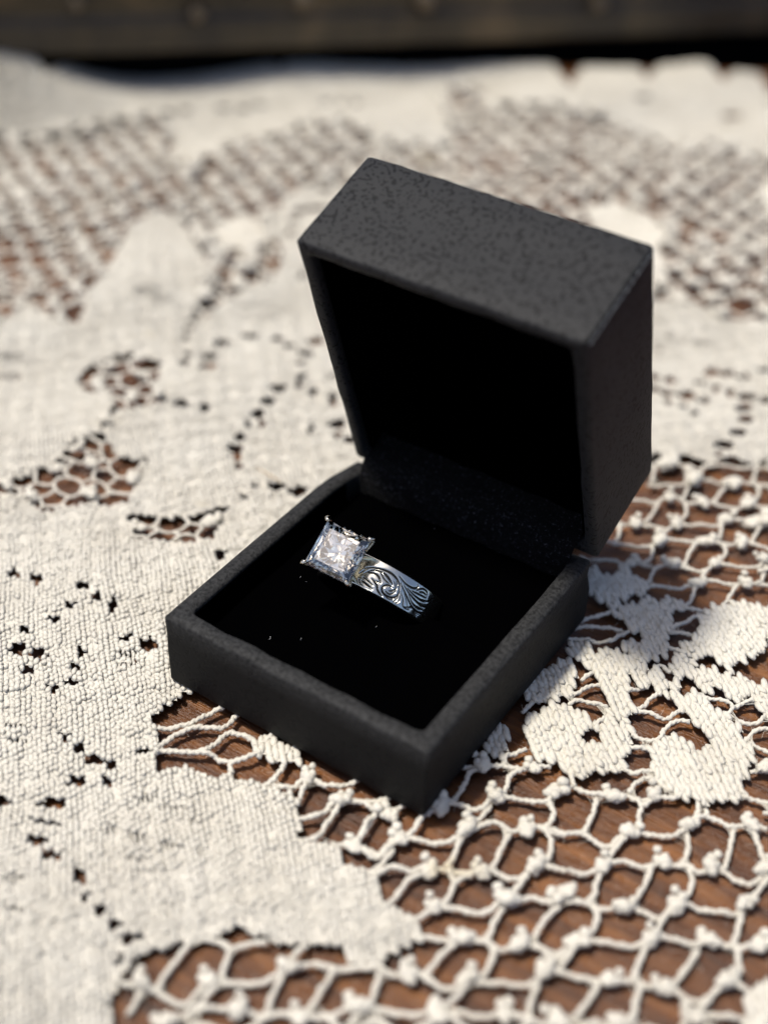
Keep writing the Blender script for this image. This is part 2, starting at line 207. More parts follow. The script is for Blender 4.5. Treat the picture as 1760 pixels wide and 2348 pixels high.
HOLES=[(-114.1,123.3,0.96,1.01,-0.67,0.84),(-113.1,117.6,0.86,0.91,-0.57,0.71),(-112.5,111.9,0.69,0.71,-0.7,0.86),(-111.2,105.8,0.61,0.59,-0.83,1.0),(-109.2,102.1,0.57,0.53,-0.7,0.84),(-107.0,98.2,0.58,0.51,-0.71,0.85),(-104.7,94.3,0.6,0.49,-0.73,0.87),(-99.0,88.4,0.56,0.42,-0.68,0.81),(-96.8,84.7,0.84,0.61,-0.67,0.8),(-114.6,130.6,2.21,2.17,-0.79,1.0),(-96.1,98.4,1.57,1.36,-1.0,1.23),(-94.1,90.9,1.5,1.19,-0.99,1.2),(-91.4,86.8,1.5,1.16,-0.73,0.89),(-93.1,105.7,1.39,1.24,-0.86,1.09),(-86.6,109.1,1.02,0.84,-0.87,1.14),(-82.0,108.3,0.84,0.66,-0.85,1.14),(-77.8,114.3,1.77,1.24,-0.92,1.27),(-76.1,107.3,1.51,1.14,-0.94,1.29),(-73.8,102.6,0.41,0.33,-0.61,0.84),(-69.9,97.3,0.54,0.44,-0.75,1.02),(-68.3,93.9,0.75,0.62,-0.61,0.82),(-71.3,89.8,1.31,1.09,-0.85,1.13),(-70.2,83.7,1.2,1.01,-0.76,0.99),(-68.9,78.3,1.1,0.92,-1.02,1.32),(-66.4,68.1,0.92,0.74,-0.98,1.25),(-64.7,64.1,1.26,0.98,-0.81,1.02),(-62.2,61.4,0.5,0.38,-0.54,0.68),(-59.9,59.4,0.5,0.38,-0.53,0.67),(-64.0,94.2,0.44,0.36,-0.88,1.21),(-58.7,95.2,0.62,0.49,-0.8,1.13),(-57.3,92.6,0.58,0.45,-0.56,0.8),(-51.1,86.3,1.59,1.19,-0.94,1.34),(-55.3,80.8,0.52,0.4,-0.83,1.14),(-48.9,82.7,0.88,0.64,-0.55,0.78),(-45.2,83.0,1.32,0.96,-0.7,1.02),(-52.5,55.9,0.5,0.37,-0.52,0.66),(-52.2,51.4,0.37,0.27,-0.66,0.84),(-48.7,58.6,1.17,0.85,-0.76,1.0),(-43.4,60.1,1.5,1.08,-0.84,1.14),(-43.9,33.4,0.55,0.39,-0.93,1.16),(-85.5,69.6,1.4,1.06,-0.93,1.1),(-79.9,71.9,0.77,0.62,-0.89,1.08),(-75.2,4.8,0.78,0.54,-0.83,0.8),(-69.8,5.8,0.79,0.53,-0.8,0.8),(-60.9,10.0,0.7,0.47,-0.7,0.74),(-56.4,8.7,0.58,0.4,-0.72,0.77),(-58.9,4.1,0.76,0.52,-0.73,0.76),(-78.6,48.4,0.6,0.42,-0.65,0.74),(-68.0,73.1,0.38,0.31,-0.67,0.85),(-65.7,75.6,0.38,0.31,-0.67,0.87),(-58.0,-1.1,0.97,0.68,-0.61,0.63),(-60.9,-6.3,0.59,0.42,-0.57,0.56),(-58.2,-11.1,1.29,0.93,-0.82,0.81),(-54.1,-9.7,1.3,0.92,-0.8,0.81),(-51.8,8.7,0.68,0.48,-1.02,1.11),(-38.6,4.4,1.1,0.78,-1.01,1.15),(-43.2,3.4,0.44,0.31,-0.43,0.48),(-52.4,-14.1,1.06,0.76,-0.44,0.43),(-47.7,-4.4,0.44,0.31,-0.53,0.56),(-45.9,-8.1,0.46,0.33,-0.6,0.63),(-43.7,-11.7,0.46,0.32,-0.5,0.52),(-45.5,-14.6,0.46,0.32,-0.5,0.52),(-35.0,-21.7,0.76,0.52,-0.46,0.48),(-31.1,-22.3,0.48,0.33,-0.74,0.78),(-27.2,-23.1,1.29,0.88,-0.54,0.58),(-26.2,-28.3,1.07,0.73,-0.53,0.56),(-23.4,-22.1,0.41,0.28,-0.56,0.62),(-22.0,-25.5,0.4,0.27,-0.42,0.45),(-26.5,-34.2,1.7,1.17,-0.5,0.51),(-24.9,-37.8,1.93,1.34,-0.35,0.35),(-22.8,-41.0,1.33,0.93,-0.45,0.45),(-18.8,-41.8,1.13,0.79,-0.67,0.69),(-12.0,-42.7,0.52,0.37,-0.79,0.84),(-8.8,-44.8,0.36,0.26,-0.49,0.52),(-5.1,-45.2,0.39,0.28,-0.47,0.51),(-1.3,-46.1,0.66,0.46,-0.62,0.69),(2.3,-46.3,1.07,0.75,-0.44,0.49),(15.6,-36.5,1.57,1.07,-0.51,0.65),(-33.6,-39.0,0.84,0.59,-0.55,0.53),(-20.9,-16.5,0.88,0.62,-0.43,0.49),(3.4,-50.0,0.38,0.27,-0.32,0.36),(7.3,-56.2,0.45,0.32,-0.33,0.36),(-13.9,188.3,2.66,1.7,-0.65,1.4),(-13.4,198.2,1.75,0.96,-1.22,2.7),(-5.7,202.2,2.14,1.3,-0.7,1.6),(-4.1,196.2,3.37,2.12,-0.83,1.87),(2.1,195.1,0.69,0.45,-0.56,1.29),(6.3,196.9,2.2,1.48,-0.66,1.56),(7.0,190.4,3.02,1.92,-0.55,1.27),(13.1,194.7,1.64,1.08,-0.61,1.49),(11.8,163.2,1.31,0.79,-0.82,1.96),(15.8,164.5,1.46,0.8,-0.46,1.13),(20.0,165.4,1.33,0.69,-0.4,1.01),(23.1,170.3,1.34,0.65,-0.39,1.01),(11.7,157.0,1.41,0.92,-0.43,1.03),(0.9,152.2,0.85,0.72,-0.71,1.57),(4.8,153.1,1.12,0.87,-0.6,1.37),(3.3,146.4,0.96,0.81,-0.62,1.39),(6.9,146.9,1.22,0.97,-0.56,1.28),(11.4,148.5,1.6,1.18,-0.69,1.62),(15.9,148.8,0.99,0.7,-0.52,1.25),(8.8,142.5,0.52,0.44,-0.51,1.17),(12.9,142.8,0.88,0.71,-0.49,1.15),(16.6,141.2,0.59,0.48,-0.51,1.2),(15.8,156.1,0.56,0.35,-0.7,1.71),(19.8,155.7,0.64,0.39,-0.56,1.39),(23.9,156.1,1.53,0.89,-0.53,1.34),(28.4,157.4,1.02,0.58,-0.44,1.13),(25.4,150.8,1.37,0.89,-0.51,1.29),(27.6,146.5,1.46,1.03,-0.55,1.38),(28.0,140.2,1.53,1.21,-0.54,1.33),(27.2,133.3,2.06,1.75,-0.61,1.47),(27.8,128.3,0.56,0.49,-0.37,0.88),(-20.7,199.9,0.9,0.45,-0.55,1.19),(-203.6,202.3,1.14,1.3,-1.09,1.28),(-200.7,208.0,1.24,1.2,-1.08,1.29),(-192.1,217.3,1.43,1.01,-1.02,1.28),(-185.6,220.7,1.35,0.85,-0.91,1.17),(-182.1,225.9,1.09,0.67,-0.81,1.05),(-164.9,241.0,1.1,0.95,-1.03,1.45),(-160.4,243.6,0.94,0.9,-1.09,1.56),(-156.6,247.4,1.02,1.08,-1.14,1.66),(-158.9,228.5,1.76,1.04,-1.16,1.62),(-160.6,220.3,1.88,0.85,-1.15,1.56),(-124.0,147.9,1.62,1.19,-1.23,1.57),(-121.5,142.6,2.58,2.07,-0.97,1.24),(-115.1,137.5,2.95,2.57,-1.0,1.29),(-114.3,130.2,3.23,3.16,-0.94,1.19),(-126.7,187.4,1.74,1.01,-1.18,1.66),(-125.2,172.1,1.9,0.95,-1.13,1.53),(-121.6,175.5,2.59,1.2,-1.13,1.56),(-123.5,165.7,1.25,0.64,-1.18,1.58),(-119.0,158.0,1.2,0.66,-1.17,1.57),(-101.3,139.6,0.5,0.4,-0.82,1.12),(-78.6,314.1,1.56,1.76,-1.06,2.23),(-48.0,321.6,2.8,1.52,-0.89,2.14),(-114.3,276.8,2.92,1.34,-1.02,1.8)]
SHEER=[(-14.0,-24.3,1.65,1.13,-0.6,0.68),(-8.4,-22.9,1.96,1.36,-0.65,0.76),(-3.6,-23.1,1.29,0.9,-0.5,0.6),(-9.6,-31.1,1.61,1.1,-0.96,1.08),(-14.2,-32.8,1.29,0.88,-0.82,0.9),(-4.0,-29.3,1.75,1.21,-0.56,0.65),(1.4,-27.9,0.76,0.53,-0.48,0.58),(-6.6,-34.4,1.58,1.08,-0.37,0.42),(-3.5,-35.1,1.57,1.08,-0.48,0.55),(-40.2,0.5,1.81,1.28,-0.84,0.94),(-38.1,-1.5,2.16,1.53,-0.5,0.56),(-20.4,-49.2,1.51,1.09,-0.67,0.65),(-16.1,-53.4,1.75,1.29,-0.45,0.44),(-44.5,-24.9,2.06,1.43,-0.56,0.55),(-41.8,-27.6,1.36,0.95,-0.55,0.54),(-4.0,172.5,1.57,1.19,-0.82,1.76),(-0.7,173.0,1.32,0.95,-0.69,1.52),(4.2,174.4,1.74,1.13,-0.79,1.79),(-4.4,165.9,1.27,1.05,-0.96,2.05),(-8.1,177.6,1.59,1.19,-0.48,1.02),(-2.0,161.4,1.0,0.83,-0.49,1.05),(-101.7,119.1,3.56,3.53,-0.69,0.9),(-95.4,122.1,2.8,2.49,-0.84,1.11),(-95.9,116.7,2.71,2.54,-0.57,0.75),(-126.2,104.4,2.83,2.36,-2.24,2.57),(-121.2,104.2,2.73,2.45,-1.42,1.66),(-134.8,63.0,2.8,2.05,-1.37,1.38),(-130.2,56.8,2.78,1.99,-1.42,1.4),(-63.3,102.5,2.75,2.11,-1.2,1.71)]
CLOTH=[(-427.7,238.7),(-362.4,228.8),(-278.6,203.2),(-248.8,185.7),(-239.6,184.3),(-245.2,197.5),(-254.6,217.5),(-248.1,219.4),(-237.9,214.1),(-248.2,233.4),(-245.7,245.1),(-234.3,246.6),(-218.2,236.1),(-224.9,253.0),(-217.9,262.5),(-207.6,262.4),(-193.1,251.2),(-199.6,270.5),(-196.4,281.4),(-185.0,283.6),(-173.9,276.1),(-178.6,291.6),(-175.6,302.1),(-164.7,300.4),(-155.2,293.1),(-157.4,310.4),(-154.1,327.7),(-143.4,336.3),(-126.8,330.1),(-101.6,302.6),(-113.0,337.7),(-121.2,373.3),(-104.6,356.9),(-85.2,331.1),(-88.2,352.4),(-83.3,361.2),(-71.9,356.9),(-61.5,344.6),(-60.3,355.9),(-52.2,357.1),(-43.0,344.8),(-41.9,356.8),(-22.1,347.4),(18.7,231.1),(46.3,152.7),(66.3,95.3),(81.3,52.4),(93.1,18.5),(102.5,-7.3),(82.3,-22.0),(62.5,-36.1),(42.4,-49.3),(22.2,-62.5),(3.0,-76.3),(-15.7,-90.0),(-40.9,-69.8),(-72.5,-44.3),(-114.6,-10.3),(-172.5,36.4),(-260.0,106.6)]
PETALS=[(-133.0,108.4),(-124.7,64.1),(-234.3,177.3),(-159.8,206.4),(-85.8,100.7),(-82.2,146.0),(-80.7,53.9),(-56.9,63.3),(-87.8,29.5),(-56.3,-1.4),(-45.9,14.1),(-35.9,42.4),(-31.0,-22.9),(-0.5,-29.8),(11.8,-15.4),(-8.1,-51.2),(24.2,-24.6),(-16.6,-23.1),(-50.2,-19.9),(1.3,170.6),(17.9,167.8),(12.5,136.4),(30.6,136.1),(-118.1,287.1),(-98.0,320.1),(-63.0,324.2),(-135.7,284.6),(-153.2,265.7),(-174.1,252.5),(-208.2,229.5),(-127.1,240.0),(-37.1,303.4),(-121.6,179.1)]
STRANDS=[[(27.5,13.1),(28.7,14.2),(30.2,15.4),(32.2,17.0),(33.9,17.9),(36.1,18.8),(37.6,20.4),(38.7,21.3),(40.2,22.6)],[(33.5,17.9),(32.5,19.8),(33.3,21.4),(34.8,23.5)],[(30.2,14.8),(29.2,12.9),(29.7,9.8),(29.9,6.3),(29.2,4.8)],[(36.4,18.6),(35.4,16.6),(35.9,14.4),(36.3,12.2),(35.5,10.9)],[(27.7,0.8),(28.5,4.3),(30.3,5.2),(31.8,5.9),(33.8,6.1),(34.9,7.4),(35.1,9.3),(35.5,10.9),(37.3,12.0),(39.9,13.3),(41.9,14.0),(43.5,15.3),(43.8,18.2),(44.4,21.1)],[(35.8,9.0),(35.8,5.9),(35.5,3.7),(34.8,2.2)],[(35.7,1.1),(36.7,3.8),(37.9,5.3),(39.4,5.9),(41.0,5.8),(42.5,6.9),(43.3,8.1),(44.7,9.4),(46.0,10.7),(45.9,13.3),(44.9,14.3),(43.8,15.3)],[(45.6,10.0),(47.5,10.4),(49.7,10.9)],[(34.8,2.2),(35.4,-0.5),(35.8,-2.8),(36.3,-5.0),(36.3,-6.7)],[(26.3,-6.2),(27.7,-5.5),(29.2,-4.5),(31.4,-3.8),(33.3,-2.6),(34.5,-1.1),(35.2,0.7),(34.8,2.2)],[(27.0,1.9),(27.4,-0.3),(27.8,-3.1),(27.6,-4.9),(26.3,-6.2)],[(15.4,-4.9),(17.0,-3.6),(19.5,-3.7),(21.0,-3.1),(22.5,-2.0),(23.4,0.4)],[(20.6,-3.3),(20.5,-6.8),(20.9,-9.3),(21.2,-11.4),(21.0,-12.2)],[(19.7,-12.7),(21.0,-12.2),(22.9,-11.8),(25.4,-11.7),(26.2,-10.5),(26.4,-8.4),(26.4,-6.4)],[(27.2,-8.8),(27.1,-11.5),(26.9,-13.5),(27.3,-14.9)],[(27.7,-14.6),(28.5,-12.4),(30.4,-11.3),(32.0,-10.9),(32.8,-9.4),(34.3,-8.4),(35.7,-7.4),(36.6,-7.1),(38.5,-6.4),(40.1,-5.3),(41.2,-3.9),(42.4,-2.8)],[(33.9,-10.3),(32.5,-12.1),(32.4,-14.4),(32.5,-16.8),(32.3,-18.5)],[(41.5,5.5),(41.8,3.0),(42.3,0.1),(42.5,-2.1),(42.3,-3.1)],[(42.6,-3.2),(44.5,-2.9),(46.2,-2.9),(47.5,-1.7),(47.9,0.8),(48.5,2.5),(49.9,3.1),(51.4,3.9),(53.2,4.3)],[(45.8,9.8),(48.0,8.4),(48.9,6.3),(49.4,4.1),(48.7,2.6)],[(48.0,-0.4),(48.1,-3.5),(47.6,-6.3)],[(36.9,-7.2),(38.9,-8.4),(39.4,-10.5),(39.6,-12.8),(38.4,-14.2)],[(40.5,-5.6),(39.5,-7.3),(39.1,-8.8)],[(38.4,-14.2),(40.4,-13.4),(42.3,-12.4),(44.5,-11.8),(46.4,-10.2),(46.9,-8.0),(47.6,-6.3)],[(38.7,-14.6),(38.1,-16.9),(37.1,-18.4),(35.2,-19.4)],[(48.0,-8.2),(48.1,-11.4),(48.6,-13.4),(48.6,-15.2)],[(47.6,-6.3),(49.4,-5.4),(50.7,-3.8),(52.3,-3.3),(54.3,-2.4),(55.3,-0.5)],[(38.9,-21.3),(41.2,-19.4),(43.2,-18.6),(44.7,-17.9),(45.5,-16.4),(47.3,-15.8),(49.5,-15.4),(51.5,-15.2),(52.5,-13.6),(53.3,-12.5),(54.7,-11.5)],[(55.2,-2.2),(54.8,-4.6),(54.7,-7.1),(54.7,-9.7),(54.7,-11.5)],[(54.8,-11.7),(57.0,-11.3),(59.1,-11.0),(60.1,-8.9)],[(45.0,-18.0),(44.4,-20.7),(44.3,-23.3),(44.1,-26.0)],[(50.8,-15.6),(51.3,-17.6),(51.5,-19.7),(51.4,-21.5),(49.8,-22.0)],[(32.9,-32.3),(35.7,-29.9),(37.3,-28.7),(39.2,-28.8),(40.6,-28.1),(41.7,-26.8),(43.3,-26.2),(45.0,-26.2),(47.4,-26.2),(48.9,-25.2),(49.4,-23.4),(49.8,-22.0)],[(51.0,-22.0),(53.6,-20.8),(55.8,-19.5),(58.0,-18.3),(59.0,-16.8),(59.0,-13.9),(59.6,-11.8),(60.4,-9.5)],[(38.2,-29.2),(39.1,-32.1),(39.6,-33.9),(40.0,-35.5)],[(50.2,-23.1),(50.2,-25.9),(49.7,-28.1),(48.7,-29.9)],[(59.2,-17.2),(59.8,-20.1),(60.4,-21.9),(60.7,-23.8)],[(40.0,-35.5),(41.9,-34.5),(44.4,-33.6),(46.7,-32.6),(47.9,-30.9),(48.7,-29.9),(50.0,-29.0),(52.2,-28.0),(54.5,-27.2),(56.2,-25.8),(57.1,-24.1),(59.0,-23.9),(60.8,-23.5),(63.3,-22.8),(64.6,-20.6)],[(39.3,-39.4),(39.3,-36.5),(40.0,-35.5)],[(43.7,18.1),(44.9,20.2),(46.0,21.0),(48.3,21.0),(50.1,21.5),(51.5,22.1),(52.6,23.3),(54.3,24.6),(55.7,24.8),(57.5,25.8),(58.5,27.2),(60.3,27.7),(61.9,29.2),(62.2,31.0)],[(44.3,22.6),(45.9,20.9)],[(43.5,21.2),(43.7,19.3),(43.7,18.1)],[(54.6,25.2),(54.4,27.4),(55.0,29.8),(56.4,31.1)],[(56.7,31.1),(58.8,30.2),(60.7,29.9)],[(50.6,29.9),(53.0,29.8),(54.2,30.9),(55.9,32.9)],[(49.8,34.5),(53.2,36.7)],[(50.2,21.2),(51.0,18.6),(51.5,15.9),(51.8,13.0)],[(56.2,24.9),(57.6,23.8),(58.1,21.5),(58.9,19.8),(58.1,18.0)],[(58.4,26.3),(57.7,24.2)],[(43.6,9.1),(47.5,9.9),(49.3,10.8),(50.6,12.1),(52.5,12.8),(54.5,12.7),(56.6,13.1),(57.3,15.6),(58.1,18.0),(59.9,18.9),(62.2,19.9),(64.4,21.1),(65.3,22.8),(66.0,25.6)],[(58.1,16.9),(57.7,12.5),(57.6,8.8)],[(65.3,30.9),(66.2,28.4),(66.0,25.6)],[(66.7,31.0),(68.0,28.5)],[(66.0,25.6),(67.1,27.5),(68.6,28.5),(70.4,28.7),(72.1,28.6),(73.4,29.9),(74.8,31.2),(77.6,32.0)],[(70.5,37.1),(72.6,36.6),(76.0,37.7)],[(67.6,48.2),(71.2,48.5),(72.4,48.5)],[(70.3,42.2),(72.0,43.7),(74.0,44.3)],[(66.5,23.3),(67.9,20.6),(68.4,18.3),(68.1,16.7)],[(72.8,28.8),(73.5,25.9),(74.1,23.0),(74.6,20.1),(73.0,19.4)],[(57.6,8.8),(59.0,10.5),(60.6,11.7),(62.6,12.0),(64.2,13.2),(65.6,15.6),(67.6,16.0),(69.0,17.0),(70.9,16.9),(72.1,17.7),(72.8,19.2),(75.0,19.6),(77.3,19.0),(79.3,19.3),(80.2,21.6),(80.4,24.2)],[(53.2,4.5),(55.1,5.1),(56.5,6.5),(57.6,8.8)],[(64.6,13.1),(64.9,10.1),(65.0,7.6),(65.1,4.6),(63.6,3.8)],[(58.0,7.6),(58.3,4.6),(59.0,2.7),(58.7,0.7)],[(56.0,-0.9),(58.8,0.4),(61.0,0.9),(62.6,2.1),(63.6,3.8),(65.6,4.6),(67.7,4.7),(69.6,5.0),(70.5,7.7),(70.9,9.7),(73.2,10.3),(75.8,11.0),(78.4,12.1),(79.9,13.4),(80.4,16.5),(81.1,19.4),(81.4,22.4)],[(69.5,17.0),(71.2,14.9),(71.6,11.7),(70.9,9.7)],[(60.1,0.6),(61.5,-1.1),(61.8,-3.9),(61.1,-6.1)],[(70.1,6.1),(70.4,2.2),(70.1,0.6)],[(80.5,13.8),(81.0,10.5),(81.5,7.5),(81.3,6.1)],[(59.9,-8.9),(60.6,-8.1),(60.8,-6.0),(63.0,-5.1),(65.5,-3.9),(68.3,-2.3),(69.6,-0.7),(69.9,0.9),(71.8,1.9),(74.6,3.1),(76.7,4.0),(78.0,6.2),(81.2,6.4),(83.3,7.4),(84.8,9.7),(87.0,10.5)],[(75.7,30.3),(77.9,27.3),(80.4,24.2)],[(80.4,24.2),(81.7,25.7)],[(59.6,-13.9),(61.8,-13.2),(64.4,-12.0),(66.9,-11.1),(68.1,-9.9),(69.9,-9.0),(71.7,-8.0),(73.7,-7.4),(75.6,-6.3),(77.3,-6.2),(79.6,-6.0),(81.5,-5.2),(82.4,-2.4),(83.3,0.4),(85.6,0.6),(87.6,0.9),(89.1,1.4)],[(61.0,-7.7),(60.7,-12.0),(59.9,-14.3)],[(70.1,-0.7),(70.5,-3.9),(70.7,-6.4),(71.4,-8.2)],[(77.3,2.9),(77.1,-0.2),(76.8,-3.5),(76.2,-6.2)],[(82.4,6.9),(83.4,4.4),(84.3,2.8),(84.0,0.7)],[(67.1,-11.5),(66.9,-15.6),(66.7,-19.2)],[(72.8,-8.4),(73.0,-11.2),(73.6,-13.0),(73.7,-15.1)],[(82.2,-3.9),(81.9,-6.6),(81.2,-8.1),(83.9,-6.3),(86.5,-4.9),(89.4,-3.2)],[(64.2,-22.6),(64.8,-20.6),(66.9,-19.6),(69.4,-18.9)],[(81.2,-8.1),(80.5,-11.0)],[(72.0,-17.1),(72.4,-15.5),(75.2,-14.6)],[(16.8,113.9),(19.8,117.9),(22.4,118.7),(24.7,119.5),(26.5,120.3),(27.2,123.8),(27.2,127.4)],[(27.1,122.3),(28.5,124.2),(30.8,125.8),(33.9,127.4),(36.2,129.8),(36.2,133.7)],[(18.1,114.2),(19.9,108.9)],[(19.3,107.9),(22.6,110.1),(26.0,112.4),(26.4,114.7),(27.0,115.9),(29.4,117.9),(32.2,119.0),(35.2,121.5),(38.6,123.8),(42.9,125.7)],[(27.1,122.3),(27.2,118.8),(27.0,115.9)],[(36.7,131.3),(37.4,127.7),(38.4,124.3)],[(26.9,114.5),(27.6,110.4),(27.9,107.3)],[(34.1,119.8),(34.0,114.9),(33.9,110.8)],[(39.8,124.4),(41.1,120.3),(40.5,116.3)],[(17.9,100.0),(21.3,102.1),(23.5,103.4),(25.3,106.6),(28.0,107.1),(30.2,107.8),(32.0,109.9),(34.4,110.5),(37.2,111.5),(39.2,112.5),(40.7,115.8),(43.5,116.8),(45.4,119.1)],[(24.1,103.8),(24.5,99.1),(24.7,95.0)],[(29.1,107.0),(30.8,103.2),(30.1,100.1)],[(39.2,112.5),(38.9,108.9),(38.5,107.3)],[(18.8,90.8),(21.5,92.7),(22.9,94.3),(25.1,94.7),(27.2,95.6),(29.7,96.2),(30.1,100.1),(32.2,100.8),(35.4,102.3),(37.8,104.1),(38.5,107.3),(40.9,108.4),(43.4,109.8),(44.7,110.9),(48.0,112.2)],[(20.4,92.0),(21.9,87.6),(21.9,85.2)],[(29.8,97.5),(29.6,91.9)],[(38.6,105.4),(39.9,100.6),(39.5,98.4)],[(45.5,110.8),(46.0,105.9),(46.2,102.8)],[(18.6,84.1),(21.1,84.9),(24.4,86.7),(27.4,87.6),(29.1,89.2),(29.6,91.9),(32.0,93.6),(34.3,94.6),(36.5,95.7),(38.0,97.9),(40.4,98.5),(42.5,99.4),(44.7,102.3),(47.3,102.4),(51.3,103.5)],[(29.4,89.3),(30.7,85.0),(29.9,82.4)],[(36.5,95.7),(36.8,91.1),(37.2,87.3)],[(41.7,98.8),(43.3,95.7),(42.7,92.3)],[(18.2,76.6),(21.0,78.0),(24.3,79.8),(26.7,80.4),(28.3,81.5),(30.8,82.7),(32.8,83.6),(35.2,86.4),(37.6,87.0),(40.5,87.3),(42.1,89.0),(42.7,92.3),(45.4,93.1),(48.7,94.8),(50.7,96.3),(51.1,99.6)],[(32.8,83.6),(33.3,79.4),(33.6,77.4)],[(42.1,89.0),(42.0,83.9)],[(51.6,98.2),(52.8,92.5),(52.3,90.5)],[(33.8,76.3),(37.0,78.7),(39.7,80.0),(40.8,82.0),(42.0,83.9),(43.8,85.7),(46.3,86.8),(48.8,88.0),(50.4,89.7),(52.8,90.8),(55.5,92.2)],[(42.1,82.8),(43.0,78.5),(42.7,75.6)],[(49.0,88.2),(49.2,83.8),(49.2,80.6),(47.8,77.8),(45.4,75.9),(42.6,75.0)],[(26.4,58.2),(28.1,60.7),(29.8,63.2),(31.4,66.0)],[(26.9,56.5),(29.6,58.9),(32.3,60.8),(35.3,61.9)],[(27.6,53.3),(30.9,55.2),(33.7,56.7),(35.1,57.7),(35.4,59.9),(36.7,62.4)],[(43.1,68.2),(44.6,70.6),(45.3,73.2),(46.7,75.2)],[(43.2,66.5),(45.6,68.2),(48.3,69.3)],[(44.1,62.3),(46.7,62.9),(48.7,62.7)],[(45.3,55.0),(45.8,57.3),(48.3,56.6)],[(43.6,47.4),(45.3,49.8),(46.0,51.5)],[(34.4,39.7),(36.1,41.4),(36.5,43.5),(38.0,45.5),(39.6,46.2),(41.3,45.1)],[(35.8,37.7),(36.9,39.7),(39.1,40.3),(42.3,41.4)],[(46.4,42.9),(47.6,45.4),(47.8,47.8),(48.7,50.3)],[(46.5,43.2),(48.7,44.3),(51.3,44.8),(53.1,46.0),(53.8,49.2)],[(48.9,37.6),(51.7,38.1),(53.6,39.8),(53.4,42.7),(54.4,45.6),(56.6,46.7)],[(56.5,53.8),(58.8,55.3),(60.8,55.7),(61.9,55.1),(63.1,57.3),(64.4,58.2)],[(61.7,51.9),(61.9,55.1)],[(63.5,51.9),(66.1,52.7),(67.2,54.3),(67.5,57.2)],[(34.9,44.8),(35.9,47.9)],[(29.8,30.8),(30.1,34.3),(31.1,36.5),(33.5,39.1)],[(42.1,35.6),(43.1,39.0)],[(57.8,63.0),(57.9,61.2)],[(66.8,48.1),(67.3,51.0),(68.4,52.6),(70.4,53.5)],[(-23.0,-10.8),(-19.1,-7.7),(-18.0,-3.8),(-16.6,-0.0),(-16.0,3.3)],[(-20.1,-14.8),(-19.2,-10.1),(-17.2,-6.7),(-13.4,-4.0),(-13.1,0.3),(-12.4,3.6)],[(-20.7,-18.5),(-18.7,-14.5),(-13.3,-11.4),(-12.0,-7.8),(-11.7,-4.2),(-7.6,-3.3),(-5.2,-3.0),(-4.8,1.4)],[(-13.3,-11.4),(-10.6,-10.1),(-7.2,-9.7),(-4.9,-6.7),(-4.2,-4.3)],[(-7.2,-9.7),(-5.3,-11.5)],[(-0.0,2.0),(0.2,-2.5),(1.4,-6.2),(1.4,-9.4),(-0.5,-11.7)],[(2.3,-9.4),(5.1,-7.7),(6.1,-4.2),(9.6,-4.3),(12.8,-1.7),(14.8,2.6)],[(6.7,-5.1),(7.8,-9.3)],[(9.7,-13.2),(12.8,-10.1),(13.0,-6.9),(13.7,-5.2),(16.3,-4.0),(19.9,-1.4),(20.9,2.3)],[(14.3,-6.6),(14.9,-11.6),(15.0,-14.5),(12.7,-16.6)],[(20.2,-2.5),(20.8,-6.9),(21.1,-10.2),(20.0,-12.1),(17.8,-13.7)],[(20.0,-12.1),(24.0,-11.1),(25.8,-10.9),(25.7,-6.4)],[(10.5,-40.9),(10.7,-44.4),(10.8,-47.5),(11.6,-51.1)],[(10.5,-41.3),(12.7,-39.4),(15.1,-38.9),(16.7,-39.6),(17.5,-41.9),(18.7,-44.2)],[(16.5,-39.4),(17.9,-37.3),(20.5,-34.9)],[(18.9,-44.4),(21.5,-42.7),(24.3,-40.8),(25.4,-36.6),(25.5,-33.6),(26.2,-31.8)],[(25.8,-37.1),(26.2,-39.9),(26.9,-42.5),(28.2,-44.6)],[(18.9,-44.4),(18.5,-47.4),(18.2,-50.2),(17.4,-52.4)],[(6.3,-53.4),(9.3,-51.7),(11.6,-51.1),(14.2,-51.0),(16.7,-50.0),(17.1,-45.6),(18.7,-44.2)],[(26.7,-36.1),(29.0,-33.8),(31.3,-33.0),(33.2,-32.0),(35.1,-30.0),(37.2,-28.4)],[(31.9,-32.9),(32.4,-36.4),(32.6,-39.3),(32.5,-41.8)],[(18.2,-50.2),(21.1,-48.0),(23.9,-46.2),(26.9,-45.5),(29.0,-43.9),(31.9,-42.2),(35.4,-40.5),(37.2,-37.7),(38.5,-35.5)],[(10.6,-56.2),(9.5,-51.9)]]
TRACED=[(8.7, -59.4), (-3.7, -45.8), (-31.9, -8.1), (-16.3, 56.9), (9.4, 87.9), (10.1, 116.9), (36.2, 138.3), (66.1, 60.7), (91.0, -2.9), (49.9, -31.7)]
